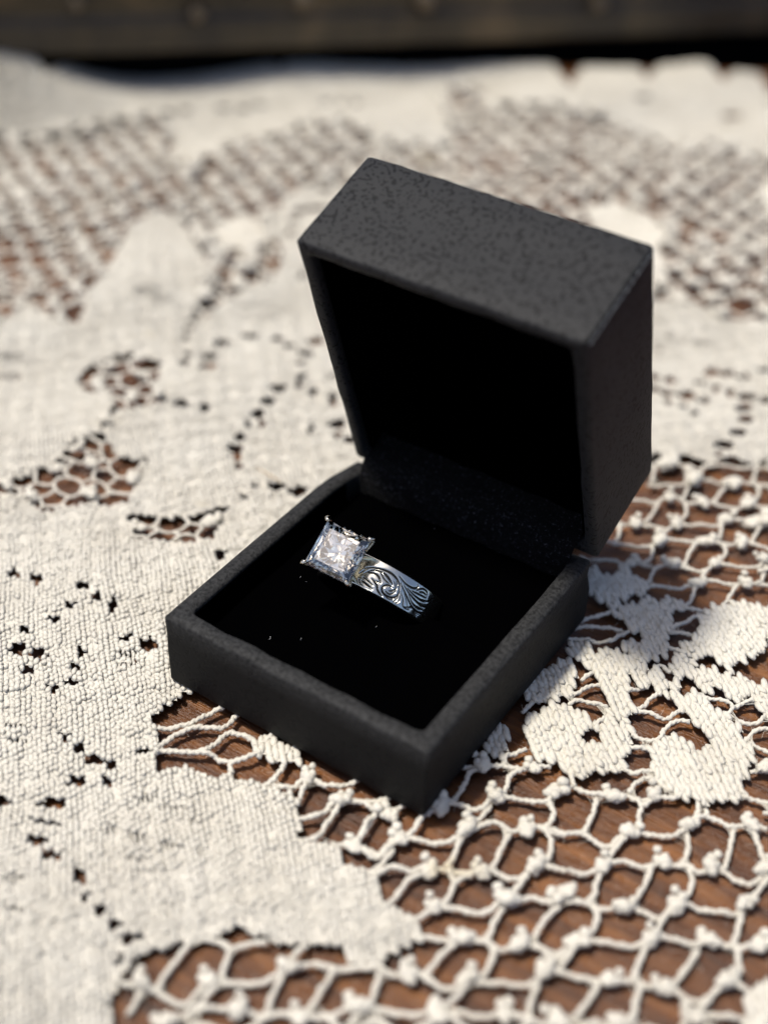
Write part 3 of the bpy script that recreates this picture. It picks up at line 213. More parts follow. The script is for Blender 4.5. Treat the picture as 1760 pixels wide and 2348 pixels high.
STROKES=[(0.29,[(2.98,0.61),(4.12,1.15),(5.74,1.62),(7.25,1.84),(8.53,1.63),(9.76,0.92),(10.37,-0.14)]),(0.21,[(3.14,-0.51),(4.33,0.77),(5.99,1.16),(7.38,0.97),(8.59,0.24),(8.79,-0.12)]),(0.25,[(3.6,-0.06),(5.06,0.31),(6.04,-0.0),(6.67,-0.73)]),(0.15,[(6.0,0.92),(6.95,0.25),(8.34,-0.15)]),(0.12,[(6.64,1.03),(7.66,0.65),(8.23,0.26)]),(0.29,[(3.36,-1.96),(4.57,-2.2),(5.88,-2.46)]),(0.19,[(3.32,-1.26),(4.39,-1.46),(5.67,-1.86)]),(0.15,[(3.58,-2.56),(4.51,-2.94),(5.8,-2.74)]),(0.29,[(4.97,-0.81),(6.2,-1.34),(6.88,-2.16),(8.18,-2.84)]),(0.19,[(5.72,-0.89),(6.5,-0.83)]),(0.29,[(10.27,0.03),(10.64,-0.93),(10.25,-1.87),(9.07,-2.32),(7.87,-2.07),(7.39,-1.4),(7.72,-0.73),(8.44,-0.33),(8.85,-0.56)]),(0.17,[(8.22,-1.63),(9.23,-1.76),(9.93,-0.87)]),(0.15,[(8.7,-1.24),(9.29,-1.01),(9.81,-0.23)]),(0.21,[(9.2,2.14),(10.77,1.52),(12.31,1.49),(13.3,2.07),(13.07,2.65)]),(0.25,[(10.03,1.08),(11.3,0.17),(13.44,-1.17),(14.96,-1.72),(16.62,-1.77),(17.63,-1.24)]),(0.21,[(10.79,1.05),(12.57,0.21),(14.57,-0.29),(16.55,-0.38),(17.42,0.32)]),(0.21,[(11.66,0.86),(13.78,0.45),(15.54,0.5),(17.11,1.12),(18.13,2.6)]),(0.17,[(12.63,0.96),(14.18,1.15),(16.22,1.35)]),(0.17,[(13.32,1.6),(14.44,2.5),(15.81,2.32),(16.09,1.52)]),(0.15,[(14.05,1.56),(14.85,1.9),(15.72,1.79)]),(0.17,[(10.85,-0.33),(11.94,-1.34),(12.58,-2.39),(13.91,-2.32)]),(0.12,[(10.68,-0.91),(10.82,-2.0),(10.47,-2.68)]),(0.12,[(10.96,-0.74),(11.39,-1.91),(10.99,-2.73)]),(0.17,[(13.08,-2.33),(14.3,-1.62),(15.55,-2.11),(17.14,-1.97)]),(0.15,[(16.44,-0.67),(17.6,-0.54),(17.83,-1.02)]),(0.19,[(12.37,0.1),(13.85,-0.94),(15.51,-1.18),(16.95,-0.88)]),(0.15,[(8.75,0.81),(9.62,-0.11),(9.85,-1.16)]),(0.15,[(9.01,1.19),(9.69,0.41)]),(0.12,[(2.71,-1.9),(3.54,-2.7)]),(0.17,[(2.91,0.1),(2.36,-0.86)]),(0.12,[(11.51,-0.18),(12.63,-1.18),(13.37,-1.93)]),(0.12,[(14.99,-2.19),(16.16,-2.49)]),(0.12,[(7.76,-1.66),(8.34,-2.27),(9.45,-2.57),(10.22,-2.24)])]
STRAW_P=[(-55.9, 60.7), (-47.4, 59.0)]
import math
def hf(x,y):
    # height of the cloth above the datum, mm
    d=max(0.,math.hypot(max(abs(x)-32,0),max(abs(y-32)-38,0))-15)
    w=min(1.,d/60.)
    h=w*(1.1*math.sin(x*.045+y*.06+1.)+.8*math.sin(x*.09-y*.05))
    h+=20*math.exp(-(((x+266)/30)**2+((y-178)/25)**2))
    e=(212.1-y)*-.8338+(x+294)*-.5521    # how far past the edge of the table, where it droops
    if e>3: h-=.010*min(e-3,30)**2
    return h-0.3
# ---------------------------------------------------------------- table
ZW=-2.6
tp=[(-700,-500),(600,-500),(600,804.),(-53.5,371.3),(-294,212.1),(-700,-56.8)]
tv=[(x,y,ZW) for x,y in tp]+[(x,y,ZW-22) for x,y in tp]
part('tabletop',tv,[tuple(range(6)),tuple(range(11,5,-1))]+[(i,i+6,(i+1)%6+6,(i+1)%6) for i in range(6)],WOOD,smooth=False,kind='structure')
# ---------------------------------------------------------------- board behind the cloth
a=Vector((-253.5,176.5,0)); bb=Vector((-62.3,390.2,0)); d=(bb-a).normalized(); nrm=Vector((-d.y,d.x,0))   # nrm points away from the camera
bd=empty('wooden_board',(a+bb)/2,'long dark brown mottled wooden board with worn studs lying behind the lace edge','board')
def along(s,t,z): p=a+d*s+nrm*t; return (p.x,p.y,z)
def slab(name,s0,s1,prof,m,par,ns=60,amp=0.):
    V=[];F=[];k=len(prof)
    for i in range(ns+1):
        s=s0+(s1-s0)*i/ns
        for (t,z) in prof:
            w=amp*(math.sin(s*.21+z)+math.sin(s*.093+t*2)) if amp else 0
            V.append(along(s,t+w,z-(9*s/287 if z>-4 else 0)))
    for i in range(ns):
        for j in range(k): F.append((i*k+j,(i+1)*k+j,(i+1)*k+(j+1)%k,i*k+(j+1)%k))
    F.append(tuple(range(k-1,-1,-1))); F.append(tuple(ns*k+j for j in range(k)))
    return part(name,V,F,m,par,smooth=False)
slab('plank',-160,460,[(0,14.2),(-.6,15.5),(-.4,24),(1.6,27),(1.2,31),(-.6,33),(-.8,62),(0,64),(38,64),(38,14)],BOARD,bd,amp=.12)
slab('gap_shade_strip',-150,450,[(-70,-60),(-70,-10.5),(12,-10.5),(12,12.5),(36,12.5),(36,-60)],GAP_SHADE,bd,ns=2)  # added black ledge in place of the dark, shaded gap behind the table
sv,sf=sphere_t(10,6)
sm=mesh('stud',sv*np.array([3.6,3.6,2.0]),sf,STUD)
for i,s in enumerate((-24,27,67,104,148,214,289)):
    o=part('stud',sm,None,None,bd); p=Vector(along(s,-1.2,30+2.5*math.sin(i*2.3)-9*s/287))*U
    o.location=p-bd.location; o.rotation_euler=(R(90),0,math.atan2(d.y,d.x)); o.scale=(1+.3*math.sin(i*5),)*3
# ---------------------------------------------------------------- ring box
HB=16.82; D=60.15; ANG=.3331; LID_L=62.02; LID_D=23.99
box=empty('ring_box',(0,30,0),'open square black leatherette ring box standing on the lace cloth','box')
def rrect(x0,x1,y0,y1,r,seg=6,per=14):
    P=[]
    cs=[(x1-r,y0+r,-90),(x1-r,y1-r,0),(x0+r,y1-r,90),(x0+r,y0+r,180)]
    for i,(cx,cy,a0) in enumerate(cs):
        for k in range(seg+1):
            t=R(a0+90*k/seg); P.append((cx+r*math.cos(t),cy+r*math.sin(t)))
        nx,ny,na=cs[(i+1)%4]; t=R(na); e=(nx+r*math.cos(t),ny+r*math.sin(t)); s=P[-1]
        for k in range(1,per): P.append((s[0]+(e[0]-s[0])*k/per,s[1]+(e[1]-s[1])*k/per))
    return P
def wob(x,y,z): return (.10*math.sin(x*.55+y*.31+z*.8)+.07*math.sin(x*1.3-y*.9+z)+.05*math.sin(y*2.1+x*.4))
def loft(levels,warp):
    n=len(levels[0][0]);V=[];F=[]
    for P,z in levels:
        for (x,y) in P: V.append(warp(x,y,z))
    for i in range(len(levels)-1):
        for j in range(n):
            k=(j+1)%n; F.append((i*n+j,i*n+k,(i+1)*n+k,(i+1)*n+j))
    F.append(tuple(range(n-1,-1,-1))); F.append(tuple((len(levels)-1)*n+j for j in range(n)))
    return V,F
def tray(x0,x1,y0,y1,H,wall,r,floor,closed_round=1.0,rim=1.3):
    L=[]
    def lv(ins,z,rad): L.append((rrect(x0+ins,x1-ins,y0+ins,y1-ins,max(.25,rad)),z))
    c=closed_round
    for t in (90,60,30,0): lv(c*(1-math.cos(R(t))),c*(1-math.sin(R(t))),r+.4) if t else lv(0,c,r)
    for z in (.25,.5,.75): lv(0,c+(H-c-rim)*z,r)
    m=wall/2
    for t in range(0,181,20):
        ins=m-m*math.cos(R(t)); lv(ins,H-rim+rim*math.sin(R(t)),r+ins*.25)
    for z in (.3,.7): lv(wall+.05,H-rim-(H-rim-floor)*z,r+wall*.25)
    lv(wall+.1,floor,r+wall*.25)
    return L
# base
def wbase(x,y,z):
    if z>9 and y>49:                                    # the rim dips and narrows towards the hinge
        k=(y-49)/11; z=z-1.5*k*(z-9)/8; x*=1-.03*k
    w=wob(x,y,z)*(.9 if z>HB-2 else .5)
    return (x+w*.8*(1 if z>2 else .2),y+w*.6,z+(w*.9 if z>HB-2.2 else 0))
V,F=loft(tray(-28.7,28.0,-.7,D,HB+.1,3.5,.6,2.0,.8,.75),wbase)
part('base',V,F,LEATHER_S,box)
# velvet cushion with the ring slot
n=46; V=[];F=[]
for j in range(n+1):
    for i in range(n+1):
        x=-24.6+49.2*i/n; y=2.9+55*j/n
        e=min(x+24.6,24.6-x,y-2.9,57.9-y); z=11.6-1.2*math.exp(-(e/1.2)**2)
        dd=(y-(33.5))/1.1; z+=.3*math.exp(-((abs(dd)-1.5)/1.3)**2)*(1 if abs(x)<21 else 0)-2.6*math.exp(-dd*dd)*(1 if abs(x)<21 else 0)
        z+=.15*math.sin(x*.7+y*.3); V.append((x,y,z))
for j in range(n):
    for i in range(n): q=j*(n+1)+i; F.append((q,q+1,q+n+2,q+n+1))
cush=part('velvet_cushion',V,F,VELVET,box)
V,F=loft([(rrect(-25.0,24.3,2.9,56.9,1.5),16.0),(rrect(-24.95,24.25,2.95,56.85,1.5),10.0)],lambda x,y,z:(x,y,z-(max(0,y-48)/11*1.2 if z>14 else 0)))
part('velvet_liner',V,F[:-2],VELVET,box)
# lint on the velvet
ac=Acc()
for i in range(7):
    x=random.uniform(-22,22); y=random.uniform(5,55); l=random.choice((.2,.25,.3,.5)); t=random.uniform(0,6.3)
    P=[(x+math.cos(t+k*.4)*l*k/3,y+math.sin(t+k*.4)*l*k/3,11.9+.12*k) for k in range(4)]
    ac.add(*tube(P,.028,4,cap=True))
part('lint',*ac.get(),LINT,cush,kind='stuff')
# lid, in its own frame: x, s up the lid, c into its depth
u=(0,-math.sin(ANG),math.cos(ANG)); dv=(0,math.cos(ANG),math.sin(ANG)); HY=D-.25; HZ=HB-.62
def lidp(x,s,c): return (x,HY+u[1]*s+dv[1]*c,HZ+u[2]*s+dv[2]*c)
def wlid(x,y,z):
    c=LID_D-z; w=wob(x*1.1+3,y,z)*.8
    return lidp(x+w*.5,y+w*.6,c+(w*.7 if c<2 else 0))
V,F=loft(tray(-28.2,28.3,0,LID_L+.5,LID_D,2.7,.6,2.0,.8,.8),wlid)
lid=part('lid',V,F,LEATHER,box)
V,F=loft([(rrect(-24.7,24.8,3.2,LID_L-3.0,1.2),21.5),(rrect(-24.7,24.8,3.2,LID_L-3.0,1.2),1.4)],lambda x,y,z:lidp(x,y,z))
n=len(V)//2; F=F[:-2]+[tuple(range(n))]          # a lining: four walls and the back, open in front
part('lining',V,F,VELVET,lid)
# turned edge of the covering along the right side of the lid
ac=Acc(); P=[lidp(28.55+.1*math.sin(i*.9),LID_L-.1+.14*math.sin(i*1.7),.6+22.6*i/90) for i in range(91)]
ac.add(*tube(P,[.10+.05*math.sin(i*2.1)+.04*math.sin(i*.77) for i in range(91)],6,cap=True)); part('seam',*ac.get(),SEAM,lid)
ac=Acc(); P=[(27.9+.06*math.sin(i*1.3),-.6+.05*math.sin(i*.8),1.0+14.6*i/40) for i in range(41)]
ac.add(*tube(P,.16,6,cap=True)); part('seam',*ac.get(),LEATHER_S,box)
# satin over the hinge
V=[];F=[];nx=60
path=[(55.7,10.8),(55.8,13.2),(56.0,15.6),(56.6,17.7),(57.7,19.3)]+[(lidp(0,3.5,c)[1],lidp(0,3.5,c)[2]) for c in (.4,2,4,6)]
for (y,z) in path:
    for i in range(nx+1): x=-24.4+48.8*i/nx; V.append((x,y+.15*math.sin(x*.8+z),z+.12*math.sin(x*.5+y)))
for j in range(len(path)-1):
    for i in range(nx): q=j*(nx+1)+i; F.append((q,q+1,q+nx+2,q+nx+1))
part('satin_hinge',V,F,SATIN,box)
# ---------------------------------------------------------------- ring
M2=np.array([[0.979,-0.007,-0.203],[-0.102,0.848,-0.52],[0.176,0.53,0.829]]); M1=np.array([[0.9942,-0.0082,0.1076],[0.0668,0.8298,-0.5541],[-0.0847,0.5581,0.8255]])
C0=np.array([-7.835,24.327,25.]); RR=12.58; HS=5.83
X,Y,N=M2.T; CEN=C0-N*(RR+HS)
ring=empty('diamond_ring',CEN,'silver ring with square cut diamond and black scroll engraving in the velvet box','ring')
def smooth_line(L,k=6):
    L=np.array(L); out=[]
    for i in range(len(L)-1):
        p0=L[max(i-1,0)];p1=L[i];p2=L[i+1];p3=L[min(i+2,len(L)-1)]
        for t in np.arange(k)/k: out.append(.5*((2*p1)+(-p0+p2)*t+(2*p0-5*p1+4*p2-p3)*t*t+(-p0+3*p1-3*p2+p3)*t**3))
    out.append(L[-1]); return np.array(out)
th=np.concatenate([np.linspace(-math.pi,-1.9,24,endpoint=False),np.linspace(-1.9,-.2,150,endpoint=False),np.linspace(-.2,1.75,330,endpoint=False),np.linspace(1.75,math.pi,30,endpoint=False)])
w=np.linspace(-1,1,96)
TH,WW=np.meshgrid(th,w,indexing='ij')
hw=3.3-.17*np.clip(np.abs(TH)/1.4,0,1); SU=TH*RR; SV=WW*hw
g=np.zeros(TH.shape); dep=np.zeros(TH.shape)
for wd,L in STROKES:
    for sgn in (1,-1):
        Q=smooth_line([(sgn*x,y) for x,y in L]); x0,y0=Q.min(0)-1; x1,y1=Q.max(0)+1
        I=np.where((SU>x0)&(SU<x1)&(SV>y0)&(SV<y1))
        if len(I[0])==0: continue
        p=np.stack([SU[I],SV[I]],-1); best=np.full(len(p),9.)
        m=len(Q)-1
        for i in range(m):
            ab=Q[i+1]-Q[i]; t=np.clip(((p-Q[i])@ab)/(ab@ab+1e-9),0,1); dd=np.hypot(*((p-Q[i]-t[:,None]*ab).T))
            s=(i+t)/m; half=wd*.5*(.30+.85*np.sin(math.pi*np.clip(s,.04,.96))**.7)
            best=np.minimum(best,dd-half)
        k=1/(1+np.exp(np.clip(best/.05,-20,20))); g[I]=np.maximum(g[I],k); dep[I]=np.maximum(dep[I],k)
fade=(1-np.clip((np.abs(SU)-15.6)/1.4,0,1))*(1-np.clip((np.abs(WW)-.84)/.08,0,1)); g*=fade; dep*=fade
edge=np.clip((np.abs(WW)-.88)/.12,0,1)
rad=RR+.35*(1-WW**2)*.6-.35*edge**2-.26*dep
low=np.cos(TH)<0
def ringpt(r,t,y):
    nn=r*np.cos(t); nn=np.where(nn<0,nn*.72,nn)
    return CEN+X*(r*np.sin(t))[...,None]+Y*y[...,None]+N*nn[...,None]
outer=ringpt(rad,TH,SV); nt_,nw=TH.shape
wi=np.linspace(1,-1,14); THI,WI=np.meshgrid(th,wi,indexing='ij'); hwi=3.3-.17*np.clip(np.abs(THI)/1.4,0,1)
ri=RR-1.75+.25*WI**2
inner=ringpt(ri,THI,WI*hwi)
V=np.concatenate([outer,inner],1); k=V.shape[1]; V=V.reshape(-1,3)
i=np.arange(nt_)[:,None]*k; i2=((np.arange(nt_)+1)%nt_)[:,None]*k; j=np.arange(k)[None]; j2=(j+1)%k
F=np.stack([i+j,i2+j,i2+j2,i+j2],-1).reshape(-1,4)
ga=np.concatenate([g,np.zeros((nt_,14))],1).ravel()
part('band',V,F[:,::-1].copy(),GOLD,ring,attr=('groove',ga))
# stone
X1,Y1,N1=M1.T; S=4.62
def st(a,b,c): return C0+X1*a*S+Y1*b*S+N1*c
V=[];F=[]
def pv(p): V.append(p); return len(V)-1
cor=[(-1,-1),(1,-1),(1,1),(-1,1)]
tab=[pv(st(a*.68,b*.68,.95)) for a,b in cor]
brk=[pv(st(a*.87,b*.87,.55)) for a,b in cor]
gt=[pv(st(a,b,.12)) for a,b in cor]; gb=[pv(st(a,b,-.12)) for a,b in cor]
F.append(tuple(tab))
mids=[]
for i in range(4):
    j=(i+1)%4; (a0,b0),(a1,b1)=cor[i],cor[j]; ma,mb=(a0+a1)/2,(b0+b1)/2
    mt=pv(st(ma*.82,mb*.82,.68)); mg=pv(st(ma,mb,.12)); mbm=pv(st(ma,mb,-.12))
    F+=[(tab[i],mt,tab[j]),(tab[i],brk[i],mt),(tab[j],mt,brk[j]),(mt,brk[i],mg),(mt,mg,brk[j]),(brk[i],gt[i],mg),(brk[j],mg,gt[j]),
        (gt[i],gb[i],mbm,mg),(mg,mbm,gb[j],gt[j])]
    mids.append((ma,mb,mbm))
cul=pv(st(0,0,-5.0))
rk=[(.78,1.0),(.56,2.15),(.34,3.4)]; mk=[(.84,.95),(.64,1.9),(.40,3.5)]
jr=np.random.default_rng(5); nl=len(rk)
def jt(a,b,c): return pv(st(a+jr.normal(0,.018),b+jr.normal(0,.018),c+jr.normal(0,.07)))
ridge=[[gb[i]]+[jt(cor[i][0]*r,cor[i][1]*r,-.12-z) for r,z in rk] for i in range(4)]
for i in range(4):
    j=(i+1)%4; ma,mb,m0=mids[i]; cl=[m0]+[jt(ma*r,mb*r,-.12-z) for r,z in mk]
    for A_,s0 in ((ridge[i],1),(ridge[j],-1)):
        ci=cor[i] if s0==1 else cor[j]
        q4=[None]*(nl+1)
        for q in range(1,nl+1):
            r=(rk[q-1][0]+mk[q-1][0])/2; qa=(ci[0]+ma)/2; qb=(ci[1]+mb)/2
            q4[q]=jt(qa*r,qb*r,-.12-(rk[q-1][1]+mk[q-1][1])/2-.06)
        q4[0]=pv(st((ci[0]+ma)/2,(ci[1]+mb)/2,-.12))
        for q in range(nl):
            for U_,W_ in ((A_,q4),(q4,cl)):
                t4=[(U_[q],U_[q+1],W_[q]),(W_[q],U_[q+1],W_[q+1])] if (q+(U_ is q4))%2 else [(U_[q],W_[q+1],W_[q]),(U_[q],U_[q+1],W_[q+1])]
                F+=[t if s0==1 else t[::-1] for t in t4]
        for U_,W_ in ((A_,q4),(q4,cl)): F.append((U_[nl],cul,W_[nl]) if s0==1 else (W_[nl],cul,U_[nl]))
so_=part('diamond',V,F,DIAMOND,ring,smooth=False)
import bmesh
bm=bmesh.new(); bm.from_mesh(so_.data); bmesh.ops.recalc_face_normals(bm,faces=bm.faces[:]); bm.to_mesh(so_.data); bm.free()
# setting: four prongs and the gallery below
for a,b_ in cor:
    p0=C0-N1*5.6+X1*a*1.7+Y1*b_*1.7; p1=st(a*.82,b_*.82,-2.2); p2=st(a*1.035,b_*1.035,-.3); p3=st(a*1.02,b_*1.02,.55); p4=st(a*.93,b_*.93,.78)
    P=smooth_line([p0,p1,p2,p3,p4],6); r=np.interp(np.arange(len(P)),[0,12,18,22,24],[.75,.55,.45,.42,.34]); P=list(P); 
    part('prong',*tube(P,r,10,cap=True),METAL,ring)
ac=Acc()
for (sc_,z,r) in ((.80,-2.3,.32),(.50,-4.4,.45)):
    P=[st(a*sc_,b_*sc_,z) for a,b_ in cor]; P=P+[P[0]]
    for i in range(4): ac.add(*tube([P[i],(P[i]+P[i+1])/2,P[i+1]],r,8,cap=True))
part('gallery',*ac.get(),METAL,ring)
ac=Acc(); ac.add(*tube([C0-N1*6.4,C0-N1*5.6,C0-N1*4.9],[2.6,2.2,1.6],16,cap=True)); part('collet',*ac.get(),METAL,ring)
# ---------------------------------------------------------------- lace cloth
cloth=empty('lace_tablecloth',(0,0,0),'cream cotton lace cloth with woven petals, open knotted net and scalloped edge under the box','tablecloth')
hfv=np.vectorize(hf)
nets=[np.array(P) for P in NETS]; mot=[np.array(P) for P in MOTIFS]; clothP=np.array(CLOTH)
def region(x,y):
    """-1 nothing, -2 net, 0.. petal index, 1000.. motif index"""
    r=np.zeros(x.shape,int)
    pet=np.array(PETALS); dx=x[...,None]-pet[:,0]; dy=y[...,None]-pet[:,1]; r[:]=np.argmin(dx*dx+dy*dy,-1)
    for P in nets: r[inpoly(x,y,P)]=-2
    for i,P in enumerate(mot): r[inpoly(x,y,P)]=1000+i
    r[~inpoly(x,y,clothP)]=-1
    return r
FR=np.array([(-16,-95),(112,-14),(-30,395),(-300,175)])     # what the photograph reaches, with a margin
rd=R(30.); cd=R(-43.6); er=np.array([math.cos(rd),math.sin(rd)]); ec=np.array([math.cos(cd),math.sin(cd)])
def wander(x,y): return x+.5*np.sin(y*.11+x*.05)+.3*np.sin(y*.31),y+.5*np.sin(x*.13)+.3*np.sin(x*.27+y*.2)
def grow(e,d):
    hx,hy,ax,ay,bx,by=e; la=math.hypot(ax,ay); lb=math.hypot(bx,by); return (hx,hy,ax*(la+d)/la,ay*(la+d)/la,bx*(lb+d)/lb,by*(lb+d)/lb)
def inell(x,y,e,k=1.):
    hx,hy,ax,ay,bx,by=e; dx=x-hx;dy=y-hy; det=ax*by-ay*bx
    s=(dx*by-dy*bx)/det; t=(ax*dy-ay*dx)/det; return s*s+t*t<k
def weave(PR,PC,motifs,wx0,wl0,wz0,sv,sf,g0):
    """stitches laid on the lattice of the weave; every petal or motif becomes one part"""
    NI=int(440/PR); NJ=int(440/PC)
    ii,jj=np.meshgrid(np.arange(-NI,NI),np.arange(-NJ,NJ//2),indexing='ij')
    cx,cy=wander(ii*PR*er[0]+jj*PC*ec[0],ii*PR*er[1]+jj*PC*ec[1])
    mar=inpoly(cx,cy,FR); mar&=~((np.abs(cx)<25.5)&(cy>2)&(cy<57))
    I=np.where(mar); x=cx[I];y=cy[I]; gi=ii[I];gj=jj[I]
    reg=region(x,y); keep=(reg>=1000) if motifs else ((reg>=0)&(reg<1000))
    x=x[keep];y=y[keep];reg=reg[keep];gi=gi[keep];gj=gj[keep]
    hole=np.zeros(len(x),bool); sh=np.zeros(len(x),bool)
    for e in HOLES: hole|=inell(x,y,grow(e,.52 if not motifs else .6))
    for e in SHEER: sh|=inell(x,y,e)
    k_=~hole; x=x[k_];y=y[k_];reg=reg[k_];gi=gi[k_];gj=gj[k_];sh=sh[k_]
    n=len(x); z=hfv(x,y)
    ang=rng.normal(0,.10,n)+np.where(gi%2==0,.16,-.16)
    big=1+rng.normal(0,.07,n)
    wx=wx0*big*np.where(sh,.52,1); wl=wl0*(1+rng.normal(0,.10,n)); wz=wz0*(1+rng.normal(0,.10,n))
    offc=np.where(gi%2==0,.25,-.25)*PC+rng.normal(0,.08*PC,n); offr=rng.normal(0,.07*PR,n)
    px_=x+ec[0]*offc+er[0]*offr; py_=y+ec[1]*offc+er[1]*offr
    pz=z+rng.normal(0,.06,n)+.16*np.sin(x*.9)*np.sin(y*.8)-np.where(sh,.25,0)
    ca,sa=np.cos(ang),np.sin(ang)
    dirc=np.stack([ec[0]*ca-ec[1]*sa,ec[0]*sa+ec[1]*ca],-1); dirs=np.stack([-dirc[:,1],dirc[:,0]],-1)
    tilt=rng.normal(0,.12,n)
    for rg in np.unique(reg):
        m=(reg==rg); k=int(m.sum())
        if k<4: continue
        q=sv[None]*np.stack([wl[m],wx[m],wz[m]],-1)[:,None]
        lump=1+.08*np.sin(q[...,0]*4.5+rng.random(k)[:,None]*6)
        P=np.empty((k,len(sv),3))
        P[...,0]=px_[m][:,None]+dirc[m][:,None,0]*q[...,0]+dirs[m][:,None,0]*q[...,1]*lump
        P[...,1]=py_[m][:,None]+dirc[m][:,None,1]*q[...,0]+dirs[m][:,None,1]*q[...,1]*lump
        P[...,2]=pz[m][:,None]+q[...,2]*lump+q[...,0]*tilt[m][:,None]
        Fs=(sf[None]+(np.arange(k)*len(sv))[:,None,None]).reshape(-1,3); V=P.reshape(-1,3)
        m=m&~(sh&(rng.random(n)<.93)); k=int(m.sum()); bx=x[m];by=y[m]; c4=[]                      # the ground weave under the raised stitches
        for (sa_,sb_) in ((-.52,-.52),(.52,-.52),(.52,.52),(-.52,.52)):
            X_=bx+er[0]*PR*sa_+ec[0]*PC*sb_; Y_=by+er[1]*PR*sa_+ec[1]*PC*sb_; c4.append(np.stack([X_,Y_,z[m]+g0-np.where(sh[m],.55,0)+rng.normal(0,.02,k)],-1))
        Q=np.stack(c4,1).reshape(-1,3); b0=(np.arange(k)*4)[:,None]+len(V)
        Fq=np.concatenate([b0+np.array([[0,2,1]]),b0+np.array([[0,3,2]])])
        part('woven_motif' if motifs else 'woven_petal',np.concatenate([V,Q]),np.concatenate([Fs,Fq]),COTTON,cloth,kind='stuff')
    return n
sv,sf=sphere_t(8,5)
n=weave(1.06,1.62,True,.74,1.72,.46,sv,sf,.02)
n+=weave(.96,1.22,False,.68,1.12,.27,*sphere_t(6,4),.03)
# the open net: strands run between the holes
pts=[tuple(h) for h in NET_HOLES]
E1=np.array([math.cos(R(33)),math.sin(R(33))]); E2=np.array([math.cos(R(118)),math.sin(R(118))])
ex=np.array(pts)
for j in range(-20,62):
    for i in range(-46,46):
        q=E1*(9.3 if j>14 else 8.5)*(i+.5*(j%2))+E2*6.6*(j+.17*max(0,j-14))+rng.normal(0,.55,2)
        if np.min(np.hypot(ex[:,0]-q[0],ex[:,1]-q[1]))<7.3: continue
        if not inpoly(np.array([q[0]]),np.array([q[1]]),FR*1.0)[0]: continue
        pts.append((float(q[0]),float(q[1])))
res=geometry.delaunay_2d_cdt([Vector(p) for p in pts],[],[],0,1e-5)
vs=np.array([(v.x,v.y) for v in res[0]]); tris=[tuple(t) for t in res[2]]
cen=np.array([vs[list(t)].mean(0) for t in tris])
em={}
for ti,t in enumerate(tris):
    for k in range(3):
        e=tuple(sorted((t[k],t[(k+1)%3]))); em.setdefault(e,[]).append(ti)
edges=[(v[0],v[1]) for v in em.values() if len(v)==2]
creg=region(cen[:,0],cen[:,1])
def under_box(q): return abs(q[0])<25.5 and 2<q[1]<57
ac=Acc(); fib=Acc(); net_edges=[]
zn={}
def nz(i):
    if i not in zn: zn[i]=hf(*cen[i])+rng.normal(0,.22)
    return zn[i]
TRP=np.array(TRACED)
for a_,b_ in edges:
    A,B=cen[a_],cen[b_]; ln=np.hypot(*(B-A))
    if ln>16 or ln<.4: 
        continue
    ts=np.linspace(0,1,max(4,int(ln/.45))); Pm=A+(B-A)*ts[:,None]
    rg=region(Pm[:,0],Pm[:,1])
    if not (rg==-2).any(): continue
    if inpoly(Pm[len(Pm)//2:len(Pm)//2+1,0],Pm[len(Pm)//2:len(Pm)//2+1,1],TRP)[0]: continue
    nn_=np.array([-(B-A)[1],(B-A)[0]])/ln
    bow=rng.normal(0,.28)*min(1,ln/5); wob_=rng.random()*6
    P=np.empty((len(ts),3)); P[:,:2]=Pm+nn_*(bow*np.sin(math.pi*ts)+.10*np.sin(ts*ln*2.2+wob_))[:,None]
    P[:,2]=nz(a_)+(nz(b_)-nz(a_))*ts+rng.normal(.05,.30)*np.sin(math.pi*ts)
    # cut off where the strand disappears inside a petal
    m=rg==-2; i0,i1=np.argmax(m),len(m)-1-np.argmax(m[::-1]); i0=max(0,i0-2); i1=min(len(m),i1+3); P=P[i0:i1]
    if len(P)<3: continue
    if under_box(P[len(P)//2]): continue
    if (hypot_:=np.hypot(P[0,0]-P[-1,0],P[0,1]-P[-1,1]))<.6: continue
    m_near=P[0,1]<12
    far=inpoly(P[len(P)//2:len(P)//2+1,0],P[len(P)//2:len(P)//2+1,1],nets[1])[0]
    r=(.47 if far else (.48 if m_near else .41) if ln>4.2 else .36)*(1+.12*np.sin(np.arange(len(P))*.8+wob_))*rng.uniform(.88,1.1)
    ac.add(*tube(P,r,8,twist=2.4,lobes=.20,ph0=wob_)); net_edges.append((P,A,B))
for L in STRANDS:
    Q=smooth_line(L,5); seg_=np.hypot(*np.diff(Q,axis=0).T); cum=np.concatenate([[0],np.cumsum(seg_)]); ln=cum[-1]
    m=max(4,int(ln/.4)); tt=np.linspace(0,ln,m); XY=np.stack([np.interp(tt,cum,Q[:,0]),np.interp(tt,cum,Q[:,1])],-1)
    T=np.gradient(XY,axis=0); T/=np.linalg.norm(T,axis=1)[:,None]+1e-9; ph=rng.random()*6
    XY=XY+np.stack([-T[:,1],T[:,0]],-1)*(.07*np.sin(tt*2.6+ph)+.05*np.sin(tt*1.1+ph))[:,None]
    zz=np.interp(tt,np.arange(0,ln+4,2.),rng.normal(-.1,.28,len(np.arange(0,ln+4,2.))))
    P=np.column_stack([XY,hfv(XY[:,0],XY[:,1])+zz])
    r=(.48-.10*np.clip((P[:,1]-0)/80,0,1))*(1+.10*np.sin(tt*1.9+ph)+.06*rng.normal(size=m))
    ac.add(*tube(P,r,8,twist=2.6,lobes=.24,ph0=ph,cap=True)); net_edges.append((P,P[0,:2],P[-1,:2]))
